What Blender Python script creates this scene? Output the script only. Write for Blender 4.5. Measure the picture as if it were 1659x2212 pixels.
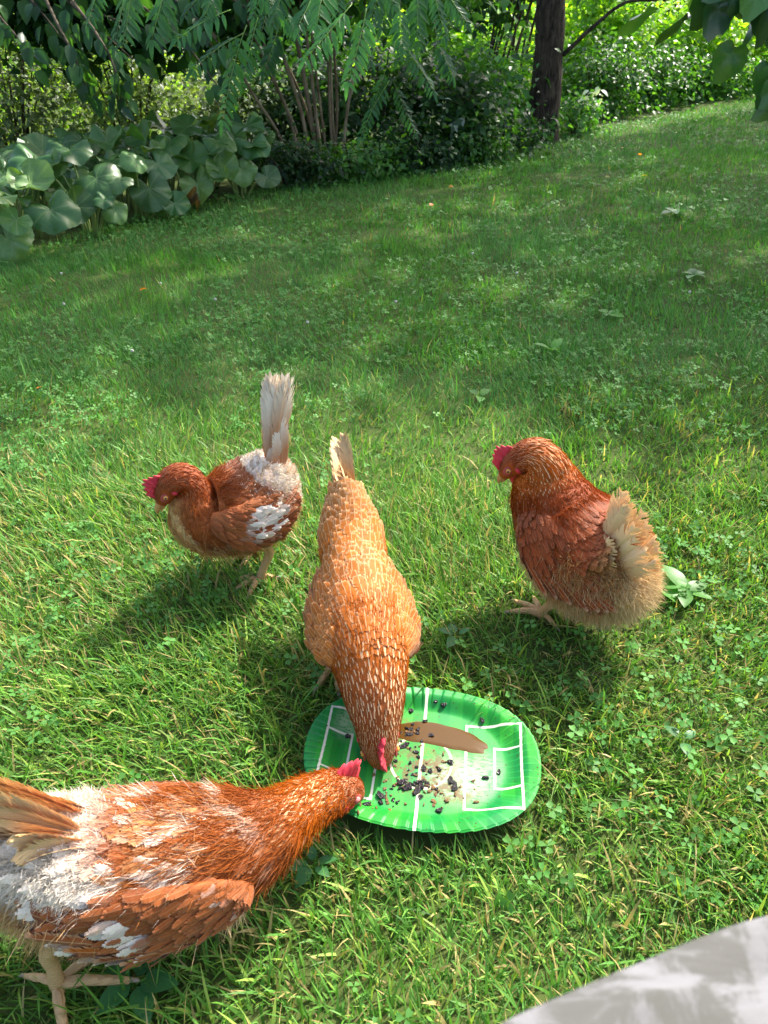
import bpy, math, random
import numpy as np
from mathutils import Vector

random.seed(7)
RNG = np.random.default_rng(11)
SC = bpy.context.scene
for o in list(bpy.data.objects):
    bpy.data.objects.remove(o)

# ------------------------------------------------------------------ camera
cam_d = bpy.data.cameras.new('camera')
cam = bpy.data.objects.new('camera', cam_d)
SC.collection.objects.link(cam)
cam.location = (0, 0, 1.0)
cam.rotation_euler = (math.radians(90 - 34), 0, 0)
cam_d.sensor_fit = 'VERTICAL'
cam_d.sensor_height = 36
cam_d.lens = 36 * 1550 / 2212
cam_d.clip_start = 0.01
cam_d.clip_end = 200
cam_d.dof.use_dof = True
cam_d.dof.focus_distance = 1.35
cam_d.dof.aperture_fstop = 12.0
SC.camera = cam

# ------------------------------------------------------------------ world, sun, exposure
SUN_EL, SUN_AZ = 47.0, 40.5          # azimuth measured clockwise from +Y
world = bpy.data.worlds.new('World')
SC.world = world
world.use_nodes = True
wn = world.node_tree.nodes
bg = wn['Background']
sky = wn.new('ShaderNodeTexSky')
sky.sky_type = 'NISHITA'
sky.sun_disc = False
sky.sun_elevation = math.radians(SUN_EL)
sky.sun_rotation = math.radians(SUN_AZ)
sky.air_density = 1.0
sky.dust_density = 4.0
sky.ozone_density = 0.4
world.node_tree.links.new(sky.outputs[0], bg.inputs[0])
bg.inputs[1].default_value = 0.13
sun_d = bpy.data.lights.new('sun', 'SUN')
sun_d.energy = 3.2
sun_d.angle = math.radians(0.5)
sun_d.color = (1.0, 0.95, 0.86)
sun = bpy.data.objects.new('sun', sun_d)
SC.collection.objects.link(sun)
ce = math.cos(math.radians(SUN_EL))
SUNV = np.array([math.sin(math.radians(SUN_AZ)) * ce, math.cos(math.radians(SUN_AZ)) * ce, math.sin(math.radians(SUN_EL))])
sun.rotation_euler = Vector(SUNV).to_track_quat('Z', 'Y').to_euler()
sun.location = (4, 5, 8)
SC.view_settings.view_transform = 'Standard'
SC.view_settings.look = 'None'
SC.view_settings.gamma = 1
SC.view_settings.use_curve_mapping = False
SC.view_settings.exposure = 1.84
SC.render.engine = 'CYCLES'
SC.cycles.max_bounces = 8
SC.cycles.diffuse_bounces = 4
SC.cycles.transmission_bounces = 5

# ------------------------------------------------------------------ helpers
COL = SC.collection

def lin(r, g, b):
    f = lambda c: (c / 255 / 12.92) if c / 255 <= 0.04045 else ((c / 255 + 0.055) / 1.055) ** 2.4
    return np.array([f(r), f(g), f(b)])

def unit(v):
    v = np.asarray(v, float)
    return v / np.maximum(np.linalg.norm(v, axis=-1, keepdims=True), 1e-9)

def frames(d, n):
    """rotation matrices (N,3,3) with columns x = d, y = side, z close to n"""
    x = unit(d)
    y = unit(np.cross(n, x))
    z = np.cross(x, y)
    return np.stack([x, y, z], axis=-1)

def mesh_data(name, V, F, attrs=None, smooth=True):
    """V (n,3); F: list of int arrays (m,k); attrs {name: (type, array)} on points"""
    me = bpy.data.meshes.new(name)
    V = np.asarray(V, np.float32)
    Fs = [np.asarray(f, np.int32) for f in (F if isinstance(F, list) else [F]) if len(f)]
    me.vertices.add(len(V))
    me.vertices.foreach_set('co', V.ravel())
    loops = np.concatenate([f.ravel() for f in Fs])
    sizes = np.concatenate([np.full(len(f), f.shape[1], np.int32) for f in Fs])
    me.loops.add(len(loops))
    me.loops.foreach_set('vertex_index', loops)
    me.polygons.add(len(sizes))
    starts = np.concatenate([[0], np.cumsum(sizes)[:-1]]).astype(np.int32)
    me.polygons.foreach_set('loop_start', starts)
    me.polygons.foreach_set('loop_total', sizes)
    me.polygons.foreach_set('use_smooth', np.full(len(sizes), smooth))
    for k, (t, a) in (attrs or {}).items():
        at = me.attributes.new(k, t, 'POINT')
        a = np.asarray(a, np.float32)
        if t == 'FLOAT_COLOR':
            if a.shape[1] == 3:
                a = np.concatenate([a, np.ones((len(a), 1), np.float32)], 1)
            at.data.foreach_set('color', a.ravel())
        elif t == 'FLOAT_VECTOR':
            at.data.foreach_set('vector', a.ravel())
        else:
            at.data.foreach_set('value', a.ravel())
    me.update()
    me.validate()
    return me

def link(name, data, parent=None, mat=None, loc=None, kind=None):
    o = bpy.data.objects.new(name, data)
    COL.objects.link(o)
    if parent:
        o.parent = parent
    if mat and data is not None and not data.materials:
        data.materials.append(mat)
    if loc is not None:
        o.location = loc
    if kind:
        o['kind'] = kind
    return o

def tag(o, label, cat, group=None):
    o['label'] = label
    o['category'] = cat
    if group:
        o['group'] = group
    return o

def thing(name, label, cat, loc, group=None):
    return tag(link(name, None, loc=loc), label, cat, group)

class MB:
    """collects vertices, faces and point attributes for one mesh"""
    def __init__(s):
        s.V, s.F, s.A, s.n = [], [], {}, 0
    def add(s, V, F, **attrs):
        V = np.asarray(V, float)
        for f in (F if isinstance(F, list) else [F]):
            if len(f):
                s.F.append(np.asarray(f) + s.n)
        s.V.append(V)
        for k, a in attrs.items():
            a = np.asarray(a, float)
            if a.ndim == 1:
                a = np.tile(a, (len(V), 1))
            s.A.setdefault(k, []).append(a)
        s.n += len(V)
    def batch(s, T, F, pos, R, scl, **attrs):
        """N copies of the template; attrs: (m,c) per template vertex or (N,c) per copy"""
        N, m = len(pos), len(T)
        if N == 0:
            return
        scl = np.asarray(scl, float)
        if scl.ndim == 1:
            scl = np.repeat(scl[:, None], 3, 1)
        P = np.einsum('nij,nmj->nmi', R, T[None] * scl[:, None, :]) + pos[:, None, :]
        off = (np.arange(N) * m)[:, None, None]
        Fs = [(np.asarray(f)[None] + off).reshape(-1, np.asarray(f).shape[1]) for f in (F if isinstance(F, list) else [F])]
        out = {}
        for k, a in attrs.items():
            a = np.asarray(a, float)
            if a.ndim == 3:
                out[k] = a.reshape(N * m, -1)
            elif len(a) == N:
                out[k] = np.repeat(a, m, 0)
            else:
                out[k] = np.tile(a, (N, 1))
        s.add(P.reshape(-1, 3), Fs, **out)
    def data(s, name, types=None, origin=None, smooth=True):
        V = np.concatenate(s.V)
        if origin is not None:
            V = V - np.asarray(origin)
        at = {k: ((types or {}).get(k, 'FLOAT_COLOR'), np.concatenate(a)) for k, a in s.A.items()}
        return mesh_data(name, V, s.F, at, smooth)

def grid_faces(nr, nc, wrap=False):
    r = np.arange(nr - 1)[:, None]
    c = np.arange(nc if wrap else nc - 1)[None]
    c2 = (c + 1) % nc
    return np.stack([r * nc + c, r * nc + c2, (r + 1) * nc + c2, (r + 1) * nc + c], -1).reshape(-1, 4)

def catmull(K, t):
    """K (n,c) knots, t values in 0..n-1"""
    K = np.asarray(K, float)
    n = len(K)
    i = np.clip(np.floor(t).astype(int), 0, n - 2)
    f = (t - i)[:, None]
    p0 = np.where((i > 0)[:, None], K[np.maximum(i - 1, 0)], 2 * K[i] - K[i + 1])
    p1, p2 = K[i], K[i + 1]
    p3 = np.where((i + 2 < n)[:, None], K[np.minimum(i + 2, n - 1)], 2 * K[i + 1] - K[i])
    return 0.5 * (2 * p1 + (p2 - p0) * f + (2 * p0 - 5 * p1 + 4 * p2 - p3) * f ** 2 + (3 * p1 - p0 - 3 * p2 + p3) * f ** 3)

def tube(pts, rad, seg=8, sub=4, cap=True, wob=0.0):
    """tapered tube through pts -> V, F"""
    pts = np.asarray(pts, float)
    rad = np.broadcast_to(np.asarray(rad, float), (len(pts),))
    n = (len(pts) - 1) * sub + 1
    t = np.linspace(0, len(pts) - 1, n)
    P = catmull(pts, t)
    r = np.interp(t, np.arange(len(pts)), rad)
    T = unit(np.gradient(P, axis=0))
    ref = np.array([0.31, 0.77, 0.55]) if abs(T[0] @ unit(np.array([0.31, 0.77, 0.55]))) < 0.9 else np.array([1.0, 0, 0])
    A = unit(np.cross(T, ref))
    B = np.cross(T, A)
    th = np.arange(seg) / seg * 2 * math.pi
    rr = r[:, None] * (1 + wob * RNG.normal(size=(n, seg)))
    V = P[:, None] + rr[..., None] * (np.cos(th)[None, :, None] * A[:, None] + np.sin(th)[None, :, None] * B[:, None])
    V = V.reshape(-1, 3)
    F = [grid_faces(n, seg, True)]
    if cap:
        V = np.concatenate([V, [P[0]], [P[-1]]])
        a = np.arange(seg)
        F.append(np.concatenate([np.stack([np.full(seg, n * seg), (a + 1) % seg, a], 1),
                                 np.stack([np.full(seg, n * seg + 1), (n - 1) * seg + a, (n - 1) * seg + (a + 1) % seg], 1)]))
    return V, F

_perm = RNG.random((64, 64))
def vnoise(x, y, s=1.0, o=0):
    """smooth value noise 0..1"""
    x = np.asarray(x, float) * s + 17.3 * (o + 1)
    y = np.asarray(y, float) * s + 9.1 * (o + 1)
    i, j = np.floor(x).astype(int), np.floor(y).astype(int)
    f, g = x - i, y - j
    f, g = f * f * (3 - 2 * f), g * g * (3 - 2 * g)
    p = lambda a, b: _perm[a % 64, b % 64]
    return (p(i, j) * (1 - f) + p(i + 1, j) * f) * (1 - g) + (p(i, j + 1) * (1 - f) + p(i + 1, j + 1) * f) * g

def terr(x, y):
    t = np.clip((np.asarray(y, float) - 2) / 4, 0, 1)
    return 0.045 * np.asarray(x, float) * t * t * (3 - 2 * t)

# ------------------------------------------------------------------ materials
class NT:
    def __init__(s, name):
        s.m = bpy.data.materials.new(name)
        s.m.use_nodes = True
        s.t = s.m.node_tree
        s.p = s.t.nodes['Principled BSDF']
        s.out = s.t.nodes['Material Output']
    def node(s, typ, **kw):
        n = s.t.nodes.new(typ)
        for k, v in kw.items():
            setattr(n, k, v)
        return n
    def set(s, sock, v):
        if isinstance(v, bpy.types.NodeSocket):
            s.t.links.new(v, sock)
        else:
            if isinstance(v, (tuple, list, np.ndarray)) and len(v) == 3 and sock.type == 'RGBA':
                v = tuple(v) + (1,)
            sock.default_value = v
    def math(s, op, a, b=0.0, c=None):
        n = s.node('ShaderNodeMath', operation=op)
        s.set(n.inputs[0], a)
        s.set(n.inputs[1], b)
        if c is not None:
            s.set(n.inputs[2], c)
        return n.outputs[0]
    def step(s, v, lo, hi, a=0.0, b=1.0):
        n = s.node('ShaderNodeMapRange', interpolation_type='SMOOTHSTEP')
        for i, x in enumerate((v, lo, hi, a, b)):
            s.set(n.inputs[i], x)
        return n.outputs[0]
    def mix(s, f, a, b, blend='MIX'):
        n = s.node('ShaderNodeMix', data_type='RGBA', blend_type=blend)
        s.set(n.inputs[0], f)
        s.set(n.inputs[6], a)
        s.set(n.inputs[7], b)
        return n.outputs[2]
    def noise(s, scale, detail=4, rough=0.55, vec=None, out=0, dist=0.0):
        n = s.node('ShaderNodeTexNoise')
        n.inputs['Scale'].default_value = scale
        n.inputs['Detail'].default_value = detail
        n.inputs['Roughness'].default_value = rough
        n.inputs['Distortion'].default_value = dist
        if vec is not None:
            s.t.links.new(vec, n.inputs['Vector'])
        return n.outputs[out]
    def attr(s, name, out='Color'):
        return s.node('ShaderNodeAttribute', attribute_name=name).outputs[out]
    def coord(s, out='Object'):
        return s.node('ShaderNodeTexCoord').outputs[out]
    def sep(s, v):
        return s.node_link('ShaderNodeSeparateXYZ', v).outputs
    def node_link(s, typ, v):
        n = s.node(typ)
        s.t.links.new(v, n.inputs[0])
        return n
    def bump(s, h, strength=0.3, dist=0.01):
        n = s.node('ShaderNodeBump')
        n.inputs['Strength'].default_value = strength
        n.inputs['Distance'].default_value = dist
        s.t.links.new(h, n.inputs['Height'])
        s.t.links.new(n.outputs[0], s.p.inputs['Normal'])
    def base(s, c, rough=0.6, spec=0.3):
        s.set(s.p.inputs['Base Color'], c)
        s.set(s.p.inputs['Roughness'], rough)
        s.set(s.p.inputs['Specular IOR Level'], spec)
        return s
    def translucent(s, c, f):
        tr = s.node('ShaderNodeBsdfTranslucent')
        s.set(tr.inputs[0], c)
        mx = s.node('ShaderNodeMixShader')
        s.set(mx.inputs[0], f)
        s.t.links.new(s.p.outputs[0], mx.inputs[1])
        s.t.links.new(tr.outputs[0], mx.inputs[2])
        s.t.links.new(mx.outputs[0], s.out.inputs[0])

def leaf_material(name, rough=0.45, trans=0.4, tint=(1.15, 1.25, 0.45), spec=0.35, vein=False):
    n = NT(name)
    c = n.attr('Col')
    info = n.node('ShaderNodeObjectInfo')
    rv = n.math('MULTIPLY_ADD', info.outputs['Random'], 0.5, 0.75)
    c = n.mix(1.0, c, n.node_link('ShaderNodeCombineColor', rv).outputs[0] if False else _grey(n, rv), 'MULTIPLY')
    no = n.noise(14, 3)
    c = n.mix(1.0, c, _grey(n, n.math('MULTIPLY_ADD', no, 0.6, 0.7)), 'MULTIPLY')
    if vein:
        v = n.attr('vein', 'Fac')
        c = n.mix(n.math('MULTIPLY', v, 0.22), c, tuple(lin(170, 190, 130)))
    n.base(c, rough, spec)
    n.translucent(n.mix(1.0, c, tint, 'MULTIPLY'), trans)
    return n.m

def _grey(n, v):
    k = n.node('ShaderNodeCombineColor')
    for i in range(3):
        n.t.links.new(v, k.inputs[i])
    return k.outputs[0]

M = {}
M['grass'] = leaf_material('grass_blades', 0.5, 0.42, (1.15, 1.2, 0.55), 0.3)
M['clover'] = leaf_material('clover_leaves', 0.55, 0.3, (1.2, 1.3, 0.5), 0.25)
M['leaf'] = leaf_material('tree_leaves', 0.42, 0.45, (1.7, 1.8, 0.5), 0.35)
M['bigleaf'] = leaf_material('broad_leaves', 0.36, 0.3, (1.8, 1.6, 0.35), 0.5, vein=True)

n = NT('soil_and_thatch')
no = n.noise(60, 6)
c = n.mix(no, tuple(lin(44, 58, 26)), tuple(lin(84, 96, 50)))
n.base(c, 0.95, 0.1)
n.bump(no, 0.6, 0.01)
M['soil'] = n.m

def bark(name, a, b, sc=30, stretch=0.25, bump=0.8, dist=0.02):
    n = NT(name)
    mp = n.node('ShaderNodeMapping')
    mp.inputs['Scale'].default_value = (1, 1, stretch)
    n.t.links.new(n.coord(), mp.inputs[0])
    no = n.noise(sc, 7, 0.65, mp.outputs[0], dist=0.6)
    c = n.mix(n.step(no, 0.35, 0.68), a, b)
    c = n.mix(n.step(n.noise(5, 3), 0.55, 0.7), c, tuple(np.array(b) * 1.25))
    n.base(c, 0.9, 0.15)
    n.bump(no, bump, dist)
    return n.m
M['bark'] = bark('dark_furrowed_bark', tuple(lin(34, 28, 22)), tuple(lin(80, 68, 56)))
M['stem'] = bark('smooth_brown_stems', tuple(lin(92, 78, 60)), tuple(lin(140, 124, 100)), 18, 0.3, 0.3, 0.005)
M['twig'] = bark('dark_twigs', tuple(lin(52, 46, 38)), tuple(lin(92, 82, 66)), 30, 0.3, 0.3, 0.004)
n = NT('green_stalk')
n.base(n.mix(n.noise(20), tuple(lin(96, 122, 60)), tuple(lin(140, 158, 92))), 0.55, 0.3)
M['stalk'] = n.m

def feather_material():
    n = NT('feathers')
    col = n.attr('Col')
    u, v, rnd = n.sep(n.attr('FUV', 'Vector'))[:]
    fp = n.node_link('ShaderNodeSeparateColor', n.attr('FP')).outputs
    au = n.math('ABSOLUTE', u)
    sh = n.math('MULTIPLY', n.step(n.math('SUBTRACT', fp[2], au), -0.08, 0.06), fp[0])
    ed = n.math('MAXIMUM', n.step(au, 0.62, 0.98), n.step(v, 0.86, 0.99))
    ed = n.math('MULTIPLY', ed, fp[1])
    f = n.math('MINIMUM', n.math('MAXIMUM', sh, ed), 1.0)
    barb = n.math('SINE', n.math('ADD', n.math('MULTIPLY', n.math('SUBTRACT', v, n.math('MULTIPLY', au, 0.3)), 150.0), n.math('MULTIPLY', rnd, 20.0)))
    no = n.noise(220, 3)
    k = n.math('ADD', n.math('MULTIPLY_ADD', no, 0.5, 0.73), n.math('MULTIPLY', barb, 0.06))
    c = n.mix(f, col, tuple(lin(240, 212, 165)))
    c = n.mix(1.0, c, _grey(n, k), 'MULTIPLY')
    n.base(c, 0.6, 0.22)
    n.set(n.p.inputs['Sheen Weight'], 0.12)
    n.bump(barb, 0.15, 0.001)
    n.translucent(n.mix(1.0, c, (1.1, 0.8, 0.55), 'MULTIPLY'), 0.14)
    return n.m
M['feather'] = feather_material()
n = NT('down_fluff')
n.base(n.attr('Col'), 0.85, 0.1)
n.translucent(n.attr('Col'), 0.3)
M['fluff'] = n.m
n = NT('bird_skin')
no = n.noise(160, 4)
n.base(n.mix(1.0, n.attr('Col'), _grey(n, n.math('MULTIPLY_ADD', no, 0.8, 0.6)), 'MULTIPLY'), 0.65, 0.3)
n.bump(no, 0.3, 0.002)
M['skin'] = n.m
n = NT('red_comb')
no = n.noise(260, 4)
n.base(n.mix(no, tuple(lin(178, 24, 44)), tuple(lin(226, 66, 84))), 0.5, 0.4)
n.set(n.p.inputs['Subsurface Weight'], 0.15)
n.set(n.p.inputs['Subsurface Radius'], (0.006, 0.002, 0.001))
n.bump(no, 0.5, 0.002)
M['comb'] = n.m
n = NT('horn_beak')
n.base(n.mix(n.noise(90), tuple(lin(150, 88, 52)), tuple(lin(206, 158, 102))), 0.35, 0.4)
M['beak'] = n.m
n = NT('scaly_leg')
mp = n.node('ShaderNodeTexWave', wave_type='BANDS', bands_direction='Z')
mp.inputs['Scale'].default_value = 75
mp.inputs['Distortion'].default_value = 2.0
n.t.links.new(n.coord(), mp.inputs[0])
n.base(n.mix(n.noise(70), tuple(lin(176, 138, 84)), tuple(lin(206, 168, 124))), 0.55, 0.3)
n.bump(mp.outputs[1], 0.6, 0.002)
M['leg'] = n.m
n = NT('claw_horn')
n.base(tuple(lin(150, 132, 116)), 0.4, 0.4)
M['claw'] = n.m
n = NT('amber_iris')
n.base(tuple(lin(205, 138, 62)), 0.12, 0.5)
M['iris'] = n.m
n = NT('black_pupil')
n.base((0.006, 0.005, 0.005), 0.08, 0.6)
M['pupil'] = n.m
#%%SETTING
# ------------------------------------------------------------------ ground
def build_ground():
    xs = np.unique(np.concatenate([np.linspace(-3, 6, 120), np.linspace(-60, -3, 20), np.linspace(6, 60, 20)]))
    ys = np.unique(np.concatenate([np.linspace(-1, 12, 160), np.linspace(-30, -1, 12), np.linspace(12, 90, 24)]))
    X, Y = np.meshgrid(xs, ys)
    Z = terr(X, Y) + 0.012 * (vnoise(X, Y, 2.5) - 0.5) * np.clip((np.abs(X) + np.abs(Y - 0.8)) - 0.4, 0, 1)
    Z = Z + np.clip(Y - 13, 0, 60) * 0.12
    o = link('ground', mesh_data('ground', np.stack([X, Y, Z], -1).reshape(-1, 3), grid_faces(len(ys), len(xs))), mat=M['soil'])
    o['kind'] = 'structure'
build_ground()

PLATE_C, PLATE_ROT = np.array([0.060, 0.735]), math.radians(-7)
PLATE_A, PLATE_B, PLATE_Z = 0.193, 0.139, 0.026
def plate_local(x, y):
    dx, dy = x - PLATE_C[0], y - PLATE_C[1]
    c, s = math.cos(-PLATE_ROT), math.sin(-PLATE_ROT)
    return dx * c - dy * s, dx * s + dy * c

EDGE = np.array([(-2.9, 2.6), (-2.05, 3.91), (-1.9, 4.17), (-1.66, 5.15), (-0.93, 5.74), (-0.46, 5.9), (-0.1, 6.1), (0.65, 6.42), (1.48, 7.48), (2.1, 8.29), (3.28, 9.31), (5.0, 10.8), (8.5, 13.5)])
def edge_y(x):
    return np.interp(x, EDGE[:, 0], EDGE[:, 1])

def wedge_points(d0, d1, dens, margin=0.85):
    """random ground points seen by the camera (with margin) at distance y d0..d1"""
    w1 = 0.62 * d1 + margin + 0.25
    n = int(dens * (d1 - d0) * 2 * w1)
    x, y = RNG.uniform(-w1, w1, n), RNG.uniform(d0, d1, n)
    k = (np.abs(x) < 0.62 * y + margin + 0.12) & (y < edge_y(x) + 0.25)
    return x[k], y[k]

def grass():
    mb = MB()
    for d0, d1, dens, rows, wmul, in [(-0.15, 0.15, 14000, 3, 1.0), (0.15, 0.95, 36000, 4, 1.0), (0.95, 1.6, 30000, 4, 1.0), (1.6, 2.6, 14000, 3, 1.25), (2.6, 4.2, 7500, 2, 1.7), (4.2, 7.0, 3600, 2, 2.5), (7.0, 14.0, 1300, 2, 3.8)]:
        x, y = wedge_points(d0, d1, dens)
        dn = vnoise(x, y, 5, 1) * 0.6 + vnoise(x, y, 14, 2) * 0.4
        k = RNG.random(len(x)) < 0.55 + 0.6 * dn
        x, y, dn = x[k], y[k], dn[k]
        N = len(x)
        Lh = RNG.gamma(6, 1 / 6, N) * (0.027 + 0.024 * vnoise(x, y, 3.3, 3)) * (0.75 + 0.5 * dn)
        Lh = np.clip(Lh, 0.012, 0.105)
        px, py = plate_local(x, y)
        q = np.sqrt((px / PLATE_A) ** 2 + (py / PLATE_B) ** 2)
        keep = q > 0.97
        Lh = np.where(q < 1.12, np.minimum(Lh, 0.03), Lh)
        x, y, Lh = x[keep], y[keep], Lh[keep]
        N = len(x)
        # lean direction follows a slowly turning field plus much scatter
        fa = 6.3 * vnoise(x, y, 1.7, 5) + RNG.normal(0, 1.3, N)
        lean = np.clip(RNG.normal(0.55, 0.28, N), 0.05, 1.15)
        bend = np.clip(RNG.normal(0.6, 0.35, N), 0, 1.5)
        w = (0.0010 + 0.0016 * RNG.random(N) ** 2) * wmul * (0.7 + 0.5 * RNG.random(N))
        t = np.linspace(0, 1, rows)
        ang = lean[:, None] + bend[:, None] * t[None]
        ds = Lh[:, None] / (rows - 1)
        hx = np.concatenate([np.zeros((N, 1)), np.cumsum(np.sin(ang[:, :-1]) * ds, 1)], 1)
        hz = np.concatenate([np.zeros((N, 1)), np.cumsum(np.cos(ang[:, :-1]) * ds, 1)], 1)
        ca, sa = np.cos(fa), np.sin(fa)
        cx = x[:, None] + hx * ca[:, None]
        cy = y[:, None] + hx * sa[:, None]
        cz = terr(x, y)[:, None] + hz - 0.003
        tw = fa + RNG.normal(0, 0.5, N)
        wp = np.array([0.8, 1.0, 0.7, 0.0])[[0, 1, 2, 3]] if rows == 4 else (np.array([0.9, 0.8, 0]) if rows == 3 else np.array([1.0, 0]))
        sx, sy = -np.sin(tw), np.cos(tw)
        L = np.stack([cx - sx[:, None] * w[:, None] * wp, cy - sy[:, None] * w[:, None] * wp, cz], -1)
        R = np.stack([cx + sx[:, None] * w[:, None] * wp, cy + sy[:, None] * w[:, None] * wp, cz], -1)
        m = 2 * (rows - 1) + 1
        V = np.empty((N, m, 3))
        for r in range(rows - 1):
            V[:, 2 * r], V[:, 2 * r + 1] = L[:, r], R[:, r]
        V[:, -1] = L[:, -1]
        fq = np.array([[2 * r, 2 * r + 1, 2 * r + 3, 2 * r + 2] for r in range(rows - 2)]).reshape(-1, 4)
        ft = np.array([[m - 3, m - 2, m - 1]])
        off = (np.arange(N) * m)[:, None, None]
        F = [(f[None] + off).reshape(-1, f.shape[1]) for f in (fq, ft) if len(f)]
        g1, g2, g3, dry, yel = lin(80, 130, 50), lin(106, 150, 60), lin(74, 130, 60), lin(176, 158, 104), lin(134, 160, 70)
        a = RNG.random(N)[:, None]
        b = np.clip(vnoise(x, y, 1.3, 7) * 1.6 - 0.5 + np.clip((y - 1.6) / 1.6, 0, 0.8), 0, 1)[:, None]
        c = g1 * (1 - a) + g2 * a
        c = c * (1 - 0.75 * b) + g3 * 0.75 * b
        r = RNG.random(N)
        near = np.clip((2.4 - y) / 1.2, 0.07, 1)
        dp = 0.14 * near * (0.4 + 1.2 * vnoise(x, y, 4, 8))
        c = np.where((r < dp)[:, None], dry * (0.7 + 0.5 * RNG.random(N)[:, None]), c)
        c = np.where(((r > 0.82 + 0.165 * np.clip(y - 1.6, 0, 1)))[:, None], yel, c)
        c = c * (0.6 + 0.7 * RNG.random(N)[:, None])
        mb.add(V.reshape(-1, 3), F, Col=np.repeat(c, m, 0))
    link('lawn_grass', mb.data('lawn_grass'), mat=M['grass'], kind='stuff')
    tag(COL.objects['lawn_grass'], 'short mown grass with dry straw strands covering the whole lawn', 'grass')
    print('grass tris', sum(len(f) * (f.shape[1] - 2) for f in mb.F))
grass()

# one clover leaf: three leaflets, flat template of unit size
def clover_template():
    V, F = [], []
    for k in range(3):
        a = k * 2.094
        R = np.array([[math.cos(a), -math.sin(a), 0], [math.sin(a), math.cos(a), 0], [0, 0, 1]])
        P = np.array([[0.04, 0, 0], [0.5, 0.36, 0.10], [0.95, 0.34, 0.06], [0.9, 0, 0.0], [0.95, -0.34, 0.06], [0.5, -0.36, 0.10]])
        o = len(V)
        V += list(P @ R.T)
        F += [[o, o + 3, o + 2, o + 1], [o, o + 5, o + 4, o + 3]]
    return np.array(V), np.array(F)

def clover():
    T, F = clover_template()
    mb = MB()
    for d0, d1, dens, sc in [(0.15, 1.6, 950, 1.2), (1.6, 3.0, 1500, 1.05), (3.0, 5.0, 900, 1.25), (5.0, 9.5, 330, 1.6)]:
        x, y = wedge_points(d0, d1, dens)
        pn = vnoise(x, y, 2.2, 11) * 0.65 + vnoise(x, y, 7, 12) * 0.35
        lim = np.where(y < 1.6, 0.62, 0.47) - 0.04 * np.clip(x, 0, 1.5)
        k = pn > lim + RNG.normal(0, 0.07, len(x))
        px, py = plate_local(x, y)
        k &= (px / PLATE_A) ** 2 + (py / PLATE_B) ** 2 > 1.1
        x, y = x[k], y[k]
        N = len(x)
        z = terr(x, y) + RNG.uniform(0.018, 0.048, N)
        nrm = unit(np.stack([RNG.normal(0, 0.4, N), RNG.normal(-0.15, 0.4, N), np.ones(N)], 1))
        a = RNG.uniform(0, 6.28, N)
        d = np.stack([np.cos(a), np.sin(a), np.zeros(N)], 1)
        R = frames(d - nrm * np.sum(d * nrm, 1, keepdims=True), nrm)
        s = RNG.uniform(0.006, 0.0125, N) * sc
        c = lin(84, 138, 62) * (0.7 + 0.5 * RNG.random((N, 1))) + lin(90, 130, 50) * 0.25 * RNG.random((N, 1))
        mb.batch(T, F, np.stack([x, y, z], 1), R, s, Col=c)
    o = link('clover_patches', mb.data('clover_patches'), mat=M['clover'], kind='stuff')
    tag(o, 'small round three-part clover leaves scattered in patches over the lawn', 'clover')
clover()
#%%PLANTS
# ------------------------------------------------------------------ leaf templates
def ovate(rows=4, w=0.34, fold=0.12, droop=0.15, tip=1.0):
    """leaf of length 1 along +x with a folded midrib"""
    t = np.linspace(0, 1, rows + 1)
    V, F = [], []
    for i, a in enumerate(t):
        hw = w * (math.sin(math.pi * min(1, a ** 0.72)) ** 0.8 if 0 < a < 1 else 0.0)
        z = -droop * a * a
        V += [[a, -hw, z + fold * hw * 2], [a, 0, z], [a, hw, z + fold * hw * 2]]
    for i in range(rows):
        o = 3 * i
        F += [[o, o + 1, o + 4, o + 3], [o + 1, o + 2, o + 5, o + 4]]
    return np.array(V, float), np.array(F)

LEAF4 = (np.array([[0, 0, 0], [0.42, -0.3, 0.08], [1, 0, -0.12], [0.42, 0.3, 0.08], [0.45, 0, 0.0]], float),
         np.array([[0, 1, 4], [1, 2, 4], [2, 3, 4], [3, 0, 4]]))

def leaf_cloud(mb, pos, size, cols, up=0.55, out=None, jitter=0.25):
    N = len(pos)
    nrm = RNG.normal(size=(N, 3))
    nrm[:, 2] = np.abs(nrm[:, 2]) + up
    if out is not None:
        nrm += out * 0.8
    nrm = unit(nrm)
    d = RNG.normal(size=(N, 3))
    d[:, 2] -= 0.5
    d -= nrm * np.sum(d * nrm, 1, keepdims=True)
    R = frames(d, nrm)
    s = size * (1 + jitter * RNG.normal(size=N)).clip(0.5, 1.7)
    c = cols[RNG.integers(0, len(cols), N)] * (0.7 + 0.6 * RNG.random((N, 1)))
    mb.batch(LEAF4[0], LEAF4[1], pos, R, s, Col=c)

def clumped(center, rad, n, clumps, spread=0.28, floor=0.0):
    """points gathered in clumps spread through an ellipsoid"""
    rad = np.asarray(rad, float)
    q = unit(RNG.normal(size=(clumps, 3))) * (RNG.random((clumps, 1)) ** 0.4)
    i = RNG.integers(0, clumps, n)
    p = q[i] + RNG.normal(size=(n, 3)) * spread * (0.5 + RNG.random((clumps, 1)))[i]
    P = np.asarray(center) + p * rad
    g = terr(P[:, 0], P[:, 1]) + 0.02 + floor
    P[:, 2] = np.where(P[:, 2] < g, g + (g - P[:, 2]) * 0.4, P[:, 2])
    return P, unit(p)

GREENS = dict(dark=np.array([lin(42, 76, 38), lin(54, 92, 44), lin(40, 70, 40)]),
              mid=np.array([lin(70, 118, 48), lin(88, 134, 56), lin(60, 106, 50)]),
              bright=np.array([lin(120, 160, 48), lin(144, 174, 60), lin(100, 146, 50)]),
              grey=np.array([lin(96, 118, 82), lin(120, 138, 96), lin(84, 106, 70)]))

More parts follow.
